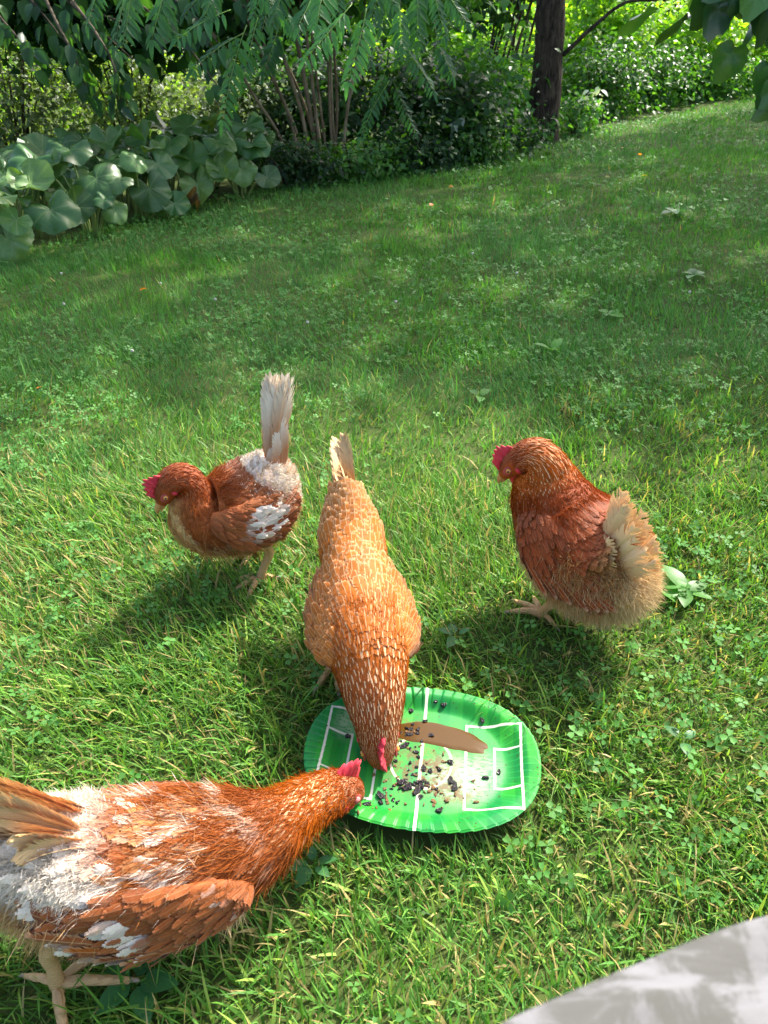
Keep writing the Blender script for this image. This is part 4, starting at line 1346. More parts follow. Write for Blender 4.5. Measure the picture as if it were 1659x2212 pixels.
def comb_mesh(L, H, seed, n=26, teeth=6, wave=0.0):
    """serrated comb: base line along +x (front to back of length L), height H along +z, thickness along y"""
    rr = np.random.default_rng(seed)
    xs = np.linspace(0, 1, n)
    top = H * (0.45 + 0.55 * np.sin(math.pi * np.clip(xs * 0.95 + 0.08, 0, 1))) * (0.70 + 0.30 * np.abs(np.sin(xs * math.pi * teeth + 0.4)) * (0.7 + 0.6 * rr.random(n)))
    top[0] *= 0.3; top[-1] *= 0.35
    V, rows = [], 5
    for sgn in (-1, 1):
        for r in range(rows):
            q = r / (rows - 1)
            th = 0.0036 * (1 - q ** 2) + 0.0007
            for i in range(n):
                yw = wave * math.sin(xs[i] * 7 + 1.2 * q) * q
                V.append([xs[i] * L, sgn * th * (1 + 0.3 * rr.normal()) + yw, -0.004 + (top[i] + 0.004) * q])
    V = np.array(V)
    g = grid_faces(rows, n)
    m = rows * n
    i = np.arange(n - 1)
    F = [g, g[:, ::-1] + m, np.stack([(rows - 1) * n + i, (rows - 1) * n + i + 1, m + (rows - 1) * n + i + 1, m + (rows - 1) * n + i], 1)]
    j = np.arange(rows - 1) * n
    F.append(np.stack([j, j + n, m + j + n, m + j], 1))
    F.append(np.stack([j + n - 1, m + j + n - 1, m + j + 2 * n - 1, j + 2 * n - 1], 1))
    return V, F

def place(V, C, X, Y, Z):
    return C + V[:, :1] * X + V[:, 1:2] * Y + V[:, 2:3] * Z

def sphere(c, r, seg=16, rings=10, scale=(1, 1, 1)):
    V = []
    for i in range(rings + 1):
        p = math.pi * i / rings
        for j in range(seg):
            a = 2 * math.pi * j / seg
            V.append([math.sin(p) * math.cos(a), math.sin(p) * math.sin(a), math.cos(p)])
    return np.asarray(c) + np.array(V) * r * np.asarray(scale), grid_faces(rings + 1, seg, True)

def leg(root, bird, hip, hock, ankle, toes, back, r=0.0088):
    """one leg: shank and four toes as a single mesh, claws as its own parts"""
    mb = MB()
    W = lambda p: bird.w(np.array(p[0]), np.array(p[1]), np.array(p[2]))
    pts = np.array([W(hip), W(hock), W((hock[0] * .5 + ankle[0] * .5, hock[1] * .5 + ankle[1] * .5, hock[2] * .5 + ankle[2] * .5)), W(ankle)])
    mb.add(*tube(pts, [r * 1.7, r * 1.15, r * 0.95, r * 1.15], 12, 6, wob=0.03))
    claws = []
    a = W(ankle)
    for t, rt in [(q, r * 0.78) for q in toes] + [(back, r * 0.6)]:
        e = W(t)
        m1 = a * 0.66 + e * 0.34 + np.array([0, 0, 0.008])
        m2 = a * 0.3 + e * 0.7 + np.array([0, 0, 0.004])
        mb.add(*tube([a, m1, m2, e], [rt * 1.1, rt, rt * 0.88, rt * 0.6], 9, 5, wob=0.05))
        cd = unit(e - m2)
        claws.append(tube([e - cd * 0.002, e + cd * 0.008, e + cd * 0.015 - np.array([0, 0, 0.006])], [rt * 0.5, rt * 0.4, 0.0004], 7, 3))
    o = link('leg', mb.data('leg'), root, M['leg'])
    for V, F in claws:
        link('claw', mesh_data('claw', V, F), o, M['claw'])

def tail(root, bird, base, feats, tipcol, basecol, ragged=1.0):
    """feats: list of (b offset, pitch deg from backward to up, yaw deg, length, width, sheet normal tilt)"""
    for (da, db, dz, pitch, yaw, L, Wd, roll) in feats:
        p, yv = math.radians(pitch), math.radians(yaw)
        d = -math.cos(p) * math.cos(yv) * bird.f + math.cos(p) * math.sin(yv) * bird.l + math.sin(p) * np.array([0, 0, 1.0])
        side = math.cos(math.radians(roll)) * bird.l + math.sin(math.radians(roll)) * (math.sin(p) * bird.f + math.cos(p) * np.array([0, 0, 1.0]))
        nrm = side if db >= 0 else side * np.array([1, 1, 1.0])
        c = bird.w(np.array(base[0] + da), np.array(base[1] + db), np.array(base[2] + dz))
        T, F, U = feather_template('tail', random.randrange(9999), 40, 2.4)
        X, Y, Z = frames(d[None], nrm[None])[0].T
        rr = random.random()
        v, u = T[:, 0], U[:, 0]
        rag = np.repeat(np.array([random.uniform(-0.06, 0.015) * ragged for _ in range(len(T) // 6 + 1)]), 6)[:len(T)]
        x = v + rag * np.clip((v - 0.72) / 0.28, 0, 1)
        V = c + X * (x * L)[:, None] + Y * (T[:, 1] * Wd)[:, None] + Z * (0.12 * Wd * (1 - u * u) - 0.10 * L * v * v * (0.5 + rr) + (T[:, 2] - 0.05 * (1 - u * u) + 0.06 * v * v) * Wd * 0.7)[:, None]
        q = np.clip((v - 0.35 + 0.25 * (rr - 0.5) + 0.12 * u) / 0.5, 0, 1)[:, None]
        col = (basecol * (1 - q) + tipcol * q) * random.uniform(0.85, 1.08)
        uv = np.stack([u, v * 0.85, u * 0 + rr], 1)
        link('tail_feather', mesh_data('tail_feather', V, F,
             {'Col': ('FLOAT_COLOR', col), 'FUV': ('FLOAT_VECTOR', uv), 'FP': ('FLOAT_COLOR', np.tile([0.25, 0.12, 0.03, 1], (len(V), 1)))}), root, M['feather'])

def wing(root, bird, side, st, covert, flight, colf, nflight=8, flen=(0.09, 0.12), fangle=0.0, wr=(0.36, 0.5), shaft=0.15, edge=0.06):
    """st: stations (a, b, z, half height, thickness, tilt) from the shoulder to the tip"""
    st = np.array(st, float)
    nk, na = 40, 24
    def at(k, ph):
        S = catmull(st, k)
        S2, S1 = catmull(st, np.minimum(k + 0.02, len(st) - 1)), catmull(st, np.maximum(k - 0.02, 0))
        C = bird.w(S[:, 0], S[:, 1] * side, S[:, 2])
        T = unit(bird.w(S2[:, 0], S2[:, 1] * side, S2[:, 2]) - bird.w(S1[:, 0], S1[:, 1] * side, S1[:, 2]))
        tl = np.radians(S[:, 5])[:, None]
        out = side * bird.l * np.cos(tl) + np.array([0, 0, 1.0]) * np.sin(tl)
        out = unit(out - T * np.sum(out * T, 1, keepdims=True))
        up = np.cross(T, out) * (side if True else 1)
        up = np.where((up[:, 2] < 0)[:, None], -up, up)
        c, s_ = np.cos(ph)[:, None], np.sin(ph)[:, None]
        P = C + out * c * S[:, 4:5] + up * s_ * S[:, 3:4]
        Nn = unit(out * c / S[:, 4:5] + up * s_ / S[:, 3:4])
        return P, Nn, T, up
    K, H = np.meshgrid(np.linspace(0, len(st) - 1, nk), np.arange(na) / na * 2 * math.pi, indexing='ij')
    P, Nn, T, up = at(K.ravel(), H.ravel())
    F = grid_faces(nk, na, True)
    col = colf(K.ravel() / (len(st) - 1), H.ravel(), P)
    wo = link('wing', mesh_data('wing', P, F, {'Col': ('FLOAT_COLOR', col)}), root, M['skin'])
    # covert feathers on the outer half
    n = covert
    k, ph = RNG.uniform(0, len(st) - 1.15, n), RNG.uniform(-1.5, 1.5, n)
    P, Nn, T, up = at(k, ph)
    q = k / (len(st) - 1)
    Lh = (0.018 + 0.022 * q) * RNG.uniform(0.85, 1.2, n)
    c = colf(q, ph, P) * RNG.uniform(0.78, 1.2, (n, 1))
    mb = MB()
    feathers(mb, P, T + RNG.normal(0, 0.12, (n, 3)) - up * 0.12, Nn, Lh, Lh * RNG.uniform(*wr, n), c, shaft, edge, 0.04, RNG.uniform(0.03, 0.14, n))
    link('wing_coverts', mb.data('wing_coverts', {'FUV': 'FLOAT_VECTOR'}), wo, M['feather'], kind='stuff')
    for i in range(nflight):
        q = 0.42 + 0.5 * i / max(1, nflight - 1)
        P, Nn, T, up = at(np.array([q * (len(st) - 1)]), np.array([-0.9 + 1.3 * i / max(1, nflight - 1)]))
        d = unit(T + up * (fangle + 0.05 * (i - nflight / 2) / nflight))
        m = MB()
        L = random.uniform(*flen)
        cc = flight[i % len(flight)][None] * random.uniform(0.85, 1.1)
        feathers(m, P + Nn * 0.0025 * (1 + i * 0.25), d, Nn, np.array([L]), np.array([L * 0.24]), cc, 0.5, 0.3, 0.04, 0.02, 'tail')
        link('flight_feather', m.data('flight_feather', {'FUV': 'FLOAT_VECTOR'}), wo, M['feather'])
    return wo

def head_parts(root, bird, comb=(0.04, 0.026), wave=0.0, wattle=0.017, kf=1.5, beak=0.026, beak_drop=0.25, seed=0, eye_open=True, combtilt=0.0, face_r=1.0):
    """comb, beak, wattles and eyes set on the last stations of the body"""
    kh = bird.n - 1 - kf                                    # middle of the head
    C, T, L, U, r = (q[0] for q in bird.axis(np.array([kh])))
    Ce, Te, Le, Ue, re_ = (q[0] for q in bird.axis(np.array([bird.n - 1.0])))
    V, F = comb_mesh(comb[0], comb[1], seed, wave=wave)
    V[:, 0] -= comb[0] * 0.60
    V[:, 2] -= 0.9 * r[1] * 0.06
    # follow the skull's slope towards the beak
    X, Z = -T, U
    bz = V[:, 2] + r[1] * 0.93 - np.clip(-V[:, 0] - 0.004, 0, 1) * 0.42
    VV = np.stack([V[:, 0], V[:, 1], bz], 1)
    Lc = unit(L + U * combtilt)
    link('comb', mesh_data('comb', place(VV, C, X, Lc, Z), F), root, M['comb'])
    # beak: upper and lower mandible
    W = []
    mb = MB()
    d = unit(Te - Ue * beak_drop)
    for (sc, off, ln) in [(1.0, 0.18, 1.0), (0.72, -0.45, 0.78)]:
        p0 = Ce - Te * 0.006 + Ue * re_[1] * off
        pts = [p0, p0 + d * beak * 0.4 * ln + Ue * 0.0012 * (1 if off > 0 else 0), p0 + d * beak * 0.75 * ln, p0 + d * beak * ln - Ue * (0.0045 if off > 0 else -0.0005)]
        mb.add(*tube(pts, np.array([0.0088, 0.0074, 0.0046, 0.0007]) * sc, 12, 4))
    link('beak', mb.data('beak'), root, M['beak'])
    # wattles
    for s in (-1, 1):
        V, F = sphere((0, 0, 0), 1, 14, 10)
        V = V * [wattle * 0.62, 0.0032, wattle] + np.stack([0 * V[:, 0], 0.002 * np.sin(V[:, 2] * 5), 0.1 * wattle * V[:, 0] ** 2], 1)
        c = Ce - Te * 0.013 - Ue * (re_[2] * 0.5 + wattle * 0.72) + Le * s * 0.0075
        down = unit(np.array([0, 0, -1.0]) * 0.7 - Ue * 0.5)
        dX = unit(Te - down * (Te @ down))
        link('wattle', mesh_data('wattle', place(V, c, dX, unit(Le), -down), F), root, M['comb'])
        # eye
        ke = bird.n - 1 - kf * 0.80
        P, Nn, TT = bird.surf(np.array([ke]), np.array([s * math.radians(78)]))
        P, Nn = P[0], Nn[0]
        # bare skin disc around the eye
        V, F = sphere((0, 0, 0), 1, 18, 8)
        Xr, Yr, Zr = frames(TT, Nn[None])[0].T
        link('face_skin', mesh_data('face_skin', place(V * [0.0115 * face_r, 0.0082 * face_r, 0.0026], P + Xr * 0.002 - Yr * 0.001, Xr, Yr, Zr), F, {'Col': ('FLOAT_COLOR', np.tile(lin(150, 66, 58), (len(V), 1)))}), root, M['skin'])
        if eye_open:
            V, F = sphere((0, 0, 0), 1, 16, 10)
            e = link('eye', mesh_data('eye', place(V * 0.0048, P + Nn * 0.0018, Xr, Yr, Zr), F), root, M['iris'])
            link('pupil', mesh_data('pupil', place(V * [0.0021, 0.0021, 0.0012], P + Nn * 0.0060, Xr, Yr, Zr), F), e, M['pupil'])
        else:
            V, F = sphere((0, 0, 0), 1, 16, 10)
            link('eyelid', mesh_data('eyelid', place(V * [0.0062, 0.0042, 0.003], P + Nn * 0.0022, Xr, Yr, Zr), F, {'Col': ('FLOAT_COLOR', np.tile(lin(222, 130, 128), (len(V), 1)))}), root, M['skin'])
        # ear lobe
        P2, N2, T2 = bird.surf(np.array([kh - 0.35]), np.array([s * math.radians(100)]))
        Xr, Yr, Zr = frames(T2, N2)[0].T
        V, F = sphere((0, 0, 0), 1, 12, 8)
        link('ear_lobe', mesh_data('ear_lobe', place(V * [0.0042, 0.007, 0.0028], P2[0] + N2[0] * 0.002, Xr, Yr, Zr), F), root, M['comb'])

def plumage(root, bird, n, k0, k1, lenf, colf, parf, kindsplit, bald=None, liftf=None, name='plumage', wr=(0.5, 0.72), scatter=0.14, jit=0.4, barb=1.0, nb=16000):
    k, th = bird.rows(lenf, k0, k1, n, jit)
    P, Nn, T = bird.surf(k, th)
    A = angd(th)
    Lh = lenf(k, A) * RNG.uniform(0.9, 1.12, len(k))
    keep = np.ones(len(k), bool)
    if bald is not None:
        keep &= ~bald(k, A, P)
    k, th, P, Nn, T, A, Lh = (q[keep] for q in (k, th, P, Nn, T, A, Lh))
    col = colf(k, th, P) * RNG.uniform(0.8, 1.18, (len(k), 1))
    sh, ed, sw = parf(k, A)
    d = -T + RNG.normal(0, scatter, P.shape) + np.array([0, 0, -0.22])
    d -= Nn * np.sum(d * Nn, 1, keepdims=True)
    lift = RNG.uniform(0.04, 0.2, len(k)) if liftf is None else liftf(k, A) * RNG.uniform(0.4, 1.6, len(k))
    hk = k > kindsplit
    mb = MB()
    for m, kd, lo, hi in [(~hk, 'body', *wr), (hk, 'hackle', 0.24, 0.36)]:
        if m.sum():
            # the root sits a little forward so the feather lies over its neighbours
            feathers(mb, P[m] + Nn[m] * 0.0008, d[m], Nn[m], Lh[m], Lh[m] * RNG.uniform(lo, hi, m.sum()), col[m], sh[m], ed[m], sw[m], lift[m], kd)
    o = link(name, mb.data(name, {'FUV': 'FLOAT_VECTOR'}), root, M['feather'], kind='stuff')
    # loose barbs that soften the feather edges
    k, th = bird.sample(nb, k0, k1 - 0.5)
    P, Nn, T = bird.surf(k, th)
    A = angd(th)
    m = np.ones(len(k), bool)
    if bald is not None:
        m &= ~bald(k, A, P)
    k, th, P, Nn, T, A = (q[m] for q in (k, th, P, Nn, T, A))
    d = -T + Nn * 0.13 + np.array([0, 0, -0.2]) + RNG.normal(0, scatter * 0.9 + 0.08, P.shape)
    mb = MB()
    strands(mb, P + Nn * 0.003, d, lenf(k, A) * RNG.uniform(0.4, 0.85, len(k)) * barb, np.full(len(k), 0.0004), colf(k, th, P) * RNG.uniform(0.8, 1.08, (len(k), 1)), 0.15)
    link('loose_barbs', mb.data('loose_barbs'), root, M['fluff'], kind='stuff')
    return o

def fluff(root, bird, n, k0, k1, a0, a1, L, col, w=0.0006, out=0.5, down=0.5, name='down_fluff', mask=None):
    k, th = bird.sample(n, k0, k1)
    P, Nn, T = bird.surf(k, th)
    A = angd(th)
    m = (A > a0 + RNG.normal(0, 8, len(A))) & (A < a1 + RNG.normal(0, 8, len(A)))
    if mask is not None:
        m &= mask(k, th, P)
    k, th, P, Nn, T = k[m], th[m], P[m], Nn[m], T[m]
    d = Nn * out - T * 0.7 + np.array([0, 0, -down]) + RNG.normal(0, 0.3, P.shape)
    c = (col(k, th, P) if callable(col) else np.tile(col, (len(k), 1))) * RNG.uniform(0.8, 1.12, (len(k), 1))
    mb = MB()
    strands(mb, P, d, L * RNG.uniform(0.6, 1.3, len(k)), np.full(len(k), w), c, 0.4)
    link(name, mb.data(name), root, M['fluff'], kind='stuff')

def mixc(*pairs):
    """weighted blend: (weight array, colour) later ones over earlier ones"""
    c = None
    for w, col in pairs:
        w = np.asarray(w, float)
        w = np.clip(w, 0, 1)[:, None]
        c = w * 0 + col if c is None else c * (1 - w) + w * col
    return c
def ss(v, lo, hi):
    t = np.clip((v - lo) / (hi - lo), 0, 1)
    return t * t * (3 - 2 * t)
def blotch(P, s, o):
    return RNG.normal(0, 0.045, len(P)) + (vnoise(P[:, 0] + 0.7 * P[:, 2], P[:, 1] - 0.5 * P[:, 2], s, o) * 0.6 + vnoise(P[:, 0] - 0.4 * P[:, 2], P[:, 1] + 0.8 * P[:, 2], s * 2.3, o + 3) * 0.4)
HENS_GROUP = 'brown hens feeding on the lawn'

def hen_moulting():
    st = [(-.055, 0, .268, .024, .024, .024), (-.040, 0, .240, .050, .045, .06), (-.008, 0, .206, .072, .066, .092), (.035, 0, .186, .080, .078, .098), (.085, 0, .178, .080, .076, .088), (.125, 0, .186, .067, .066, .074),
          (.140, 0, .216, .048, .048, .05), (.142, -.002, .248, .033, .033, .034), (.154, -.004, .270, .0285, .029, .028), (.173, -.006, .272, .0275, .027, .026), (.191, -.008, .256, .025, .0245, .023), (.204, -.009, .238, .019, .0185, .016), (.211, -.009, .226, .012, .012, .010)]
    b = Bird(-0.272, 1.25, 206, st, ka=.85)
    root = thing('hen', 'moulting rust and white hen with upright ragged white tail and bare pale wing patch', 'hen', b.o, HENS_GROUP)
    K = b.n - 1
    def colf(k, th, P):
        A = angd(th)
        m, m2 = blotch(P, 24, 41), blotch(P, 34, 45)
        return mixc((k * 0 + 1, PAL['rust']), (ss(m, .52, .72) * .7, PAL['deep']), (ss(1.9 - k, 0, .8), PAL['white']), (ss(m2, .56, .66) * ss(A, 70, 110) * .8, PAL['cream']), (ss(A, 118, 150) * .55, PAL['buff']), (ss(k, 6.2, 7.6), PAL['head']), (ss(k, 9, 11) * .6, PAL['deep']))
    link('body', b.body_mesh(colf), root, M['skin'])
    lenf = lambda k, A: np.interp(k, [0, 1.6, 2, 5, 6.5, 8, 10, 12], [.02, .026, .032, .032, .024, .017, .010, .005])
    parf = lambda k, A: (np.interp(k, [0, 6, 8, 12], [.15, .2, .3, .1]), np.interp(k, [0, 5, 7, 12], [.08, .1, .06, 0]), np.interp(k, [0, 6, 7.2, 12], [.05, .05, .15, .1]))
    face = lambda k, A, P: ((k > K - 2.2) & (A > 45)) | ((k < 1.7) & (RNG.random(len(k)) < .6))
    plumage(root, b, 1.5, 0.2, K - 0.2, lenf, colf, parf, 6.4, bald=face, scatter=.3, liftf=lambda k, A: np.interp(k, [0, 5, 7, 12], [.14, .12, .08, .06]), wr=(.34, .5))
    fluff(root, b, 24000, 0.0, 2.2, 0, 180, .017, lambda k, th, P: mixc((k * 0 + 1, PAL['white']), (ss(blotch(P, 40, 48), .6, .7) * .5, PAL['buff'])), out=.8, down=.1, mask=lambda k, th, P: RNG.random(len(k)) < ss(2.2 - k, 0, .8))
    fluff(root, b, 5000, 1.5, 5.0, 110, 180, .028, lambda k, th, P: mixc((k * 0 + 1, PAL['buff']), (ss(blotch(P, 40, 49), .5, .6), PAL['rust'])), out=.5, down=.3)
    def wc(q, ph, P):
        bare = ss(q, .30, .40) * ss(.74 - q, 0, .12) * ss(ph + .75, 0, .3) * ss(.95 - ph, 0, .3)
        return mixc((q * 0 + 1, PAL['rust']), (ss(blotch(P, 40, 52), .5, .65) * .6, PAL['deep']), (bare * (RNG.random(len(q)) < .8), PAL['white']))
    for s in (-1, 1):
        wing(root, b, s, [(.118, .055, .200, .016, .010, 12), (.09, .074, .194, .036, .012, 10), (.045, .084, .186, .050, .013, 10), (-.005, .078, .190, .046, .012, 12), (-.035, .066, .198, .028, .008, 14), (-.055, .056, .202, .008, .004, 16)],
             620, [PAL['deep'], PAL['brown']], wc, 6, (.05, .065), .05)
    ft = []
    for i in range(12):
        q = i / 11
        ft.append((.004 * (q - .5), (-1) ** i * .008, 0, 72 + 12 * q + random.uniform(-2, 2), (-1) ** i * 3, random.uniform(.165, .20), .036, random.uniform(-15, 15)))
    for i in range(5):
        ft.append((.012 - .01 * i, (-1) ** i * .014, -.004, 68 + 5 * i, (-1) ** i * 6, random.uniform(.09, .12), .03, random.uniform(-20, 20)))
    tail(root, b, (-.05, 0, .255), ft, lin(246, 234, 212) * .8, lin(202, 142, 96) * .8, 1.6)
    head_parts(root, b, comb=(.052, .030), wave=.0015, wattle=.021, kf=2.0, beak=.032, beak_drop=-.05, seed=5)
    leg(root, b, (.02, .052, .13), (-.01, .05, .085), (.022, .05, .018), [(.085, .05, .010), (.065, .085, .012), (.065, .02, .012)], (-.02, .05, .012))
    leg(root, b, (.0, -.052, .13), (-.015, -.05, .085), (-.002, -.05, .018), [(.06, -.05, .010), (.04, -.085, .012), (.045, -.02, .012)], (-.04, -.05, .012))
hen_moulting()

def hen_center():
    st = [(-.185, 0, .272, .022, .022, .022), (-.15, 0, .238, .040, .038, .05), (-.11, 0, .205, .056, .056, .075), (-.06, 0, .182, .055, .064, .09), (0, 0, .165, .062, .074, .085),
          (.05, 0, .158, .067, .074, .08), (.10, 0, .148, .064, .066, .066), (.14, 0, .130, .053, .053, .050), (.172, 0, .104, .043, .042, .042), (.192, 0, .078, .034, .034, .034), (.206, .0, .054, .0285, .028, .026), (.216, .0, .034, .022, .021, .019), (.223, .0, .019, .0125, .012, .011)]
    b = Bird(-0.040, 0.945, 279, st)
    root = thing('hen', 'caramel brown hen facing the viewer, head down pecking at the green plate', 'hen', b.o, HENS_GROUP)
    K = b.n - 1
    def colf(k, th, P):
        A = angd(th)
        m = blotch(P, 30, 31)
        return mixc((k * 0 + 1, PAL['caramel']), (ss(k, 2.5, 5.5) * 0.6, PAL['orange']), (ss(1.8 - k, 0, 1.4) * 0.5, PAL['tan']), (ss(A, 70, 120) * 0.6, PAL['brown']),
                    (ss(k, 6.3, 8.2), PAL['rust']), (ss(k, 8.2, 10) * 0.9, PAL['head']), (ss(m, 0.6, 0.8) * 0.15, PAL['rust']))
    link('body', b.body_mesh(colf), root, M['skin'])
    lenf = lambda k, A: np.interp(k, [0, 2, 4, 6, 7, 8.5, 10, 12], [.040, .040, .040, .037, .032, .022, .011, .006])
    parf = lambda k, A: (np.interp(k, [0, 6, 7.5, 9, 12], [.4, .4, 1.0, .75, .1]), np.interp(k, [0, 6, 7.5, 12], [.34, .34, .05, 0]), np.interp(k, [0, 6, 7.2, 12], [.035, .05, .26, .2]))
    C = b.axis(np.array([K - 1.2]))[0][0]
    face = lambda k, A, P: (k > K - 1.0) & (A > 40)
    plumage(root, b, 1.15, 0.2, K - 0.15, lenf, colf, parf, 6.7, bald=face, wr=(.60, .74), scatter=.07, jit=.26, liftf=lambda k, A: np.interp(k, [0, 6, 8, 12], [.085, .085, .06, .05]), barb=.6)
    for s in (-1, 1):
        wing(root, b, s, [(.12, .046, .160, .018, .012, 25), (.085, .060, .164, .040, .013, 28), (.03, .066, .168, .050, .012, 32), (-.025, .060, .178, .042, .011, 34), (-.055, .050, .186, .024, .008, 36), (-.075, .043, .19, .006, .004, 38)],
             650, [PAL['caramel'], PAL['orange']], lambda q, ph, P: mixc((q * 0 + 1, PAL['caramel']), (ss(q, .1, .6) * .5, PAL['orange']), (ss(-ph, .2, 1.2) * .5, PAL['rust'])), 6, (.055, .075), -0.1, wr=(.58, .72), shaft=.45, edge=.25)
    tail(root, b, (-.165, 0, .262), [(0, -.006, 0, 30, 2, .16, .034, 60), (0, .006, 0, 33, 2, .155, .03, -60), (0, -.012, 0, 28, 3, .145, .034, 50), (0, .012, 0, 28, -2, .145, .03, -50), (0, -.016, 0, 24, 6, .125, .034, 40), (0, .016, 0, 22, -6, .12, .034, -30),
         (0, -.02, -.005, 16, 8, .10, .034, 30), (0, .02, -.005, 14, -8, .10, .032, -20), (0, 0, .01, 20, 0, .09, .04, 5), (0.01, -.012, .01, 14, 6, .085, .042, 20), (0.01, .014, .01, 14, -6, .085, .042, -20)], PAL['cream'], PAL['tan'], .5)
    head_parts(root, b, comb=(.060, .034), wave=.005, wattle=.013, kf=2.0, beak=.022, seed=3, combtilt=-0.1)
    for s in (-1, 1):
        leg(root, b, (-.01, .05 * s, .12), (-.035, .045 * s, .08), (-.01, .05 * s, .018), [(.05, .05 * s, .010), (.035, .05 * s + .04, .012), (.035, .05 * s - .038, .012)], (-.045, .045 * s, .012))
hen_center()

def hen_fluffy():
    st = [(-.125, 0, .225, .024, .024, .03), (-.105, 0, .200, .070, .052, .10), (-.065, 0, .192, .090, .072, .128), (-.015, 0, .202, .093, .084, .130), (.03, 0, .220, .087, .082, .112), (.062, .002, .252, .073, .070, .084),
          (.080, .005, .285, .060, .056, .064), (.090, .010, .310, .047, .046, .047), (.102, .017, .324, .038, .037, .036), (.117, .027, .320, .0315, .031, .029), (.131, .038, .304, .0265, .026, .024), (.140, .046, .288, .0195, .019, .016), (.146, .050, .276, .012, .011, .010)]
    b = Bird(0.361, 1.115, 127, st, turn=[0] * 6 + [4, 14, 26, 34, 38, 40, 40])
    root = thing('hen', 'plump chestnut hen with golden streaked neck, buff belly fluff and cream tail', 'hen', b.o, HENS_GROUP)
    K = b.n - 1
    def colf(k, th, P):
        A = angd(th)
        m = blotch(P, 26, 61)
        low = ss(A, 84, 112) * ss(4.6 - k, 0, 1.2)
        return mixc((k * 0 + 1, PAL['chest']), (ss(m, .5, .7) * .5, PAL['brown']), (ss(2.0 - k, 0, 1.2) * .8, PAL['tan']), (low * .95, PAL['buff']), (low * ss(blotch(P, 34, 66), .5, .64) * .7, PAL['orange']), (ss(k, 5.2, 6.6), PAL['orange']), (ss(k, 7.8, 9.5), PAL['head']))
    link('body', b.body_mesh(colf), root, M['skin'])
    lenf = lambda k, A: np.interp(k, [0, 1, 4, 5.5, 7, 8.5, 10, 12], [.03, .036, .034, .034, .03, .018, .010, .005])
    parf = lambda k, A: (np.interp(k, [0, 5, 6, 8, 9.5, 12], [.15, .15, .9, .9, .2, .1]), np.interp(k, [0, 5, 6, 12], [.04, .05, .04, 0]), np.interp(k, [0, 5, 6, 12], [.05, .05, .17, .12]))
    face = lambda k, A, P: ((k > K - 2.2) & (A > 45)) | ((A > 112) & (k < 5) & (RNG.random(len(k)) < .8)) | ((k < 2.2) & (A > 70))
    plumage(root, b, 1.5, 0.2, K - 0.2, lenf, colf, parf, 5.3, bald=face, scatter=.2, wr=(.42, .62))
    fluff(root, b, 46000, 0.0, 3.9, 92, 180, .026, lambda k, th, P: mixc((k * 0 + 1, PAL['cream'] * 0.95), (ss(blotch(P, 22, 68), .56, .66) * .5, PAL['orange']), (ss(blotch(P, 20, 69), .5, .6) * .8, PAL['cream'] * 1.2)), w=.00045, out=.26, down=.6)
    fluff(root, b, 22000, 0.0, 2.4, 72, 125, .022, lambda k, th, P: mixc((k * 0 + 1, PAL['tan']), (ss(blotch(P, 30, 70), .52, .62) * .7, PAL['cream'])), out=.4, down=.2)
    for s in (-1, 1):
        wing(root, b, s, [(.075, .060, .232, .014, .010, 30), (.045, .076, .230, .038, .013, 26), (.0, .086, .212, .054, .014, 20), (-.045, .085, .190, .048, .013, 16), (-.085, .078, .172, .028, .009, 14), (-.11, .070, .162, .010, .004, 16)],
             760, [PAL['chest'], PAL['deep']], lambda q, ph, P: mixc((q * 0 + 1, PAL['chest']), (ss(blotch(P, 40, 72), .5, .66) * .6, PAL['brown'])), 7, (.06, .08), -.12)
    ft = []
    for i in range(12):
        q = i / 11
        ft.append((.006 * (q - .5), (-1) ** i * .010, -.055 * (1 - q), 42 + 46 * q + random.uniform(-3, 3), (-1) ** i * 4, random.uniform(.11, .135), .040, random.uniform(-15, 15)))
    for i in range(8):
        ft.append((.01 - .002 * i, (-1) ** i * .024, -.05 + .006 * i, 34 + 7 * i, (-1) ** i * 10, random.uniform(.06, .085), .038, random.uniform(-25, 25)))
    tail(root, b, (-.090, .02, .222), ft, lin(236, 204, 150), lin(206, 150, 92) * .9, .5)
    head_parts(root, b, comb=(.054, .030), wave=.001, wattle=.017, kf=2.0, beak=.028, beak_drop=.1, seed=8)
    for s in (-1, 1):
        leg(root, b, (.0, .055 * s, .10), (-.02, .052 * s, .07), (.005, .055 * s, .018), [(.07, .058 * s, .010), (.052, .055 * s + .038, .012), (.052, .055 * s - .034, .012)], (-.035, .05 * s, .012))
hen_fluffy()

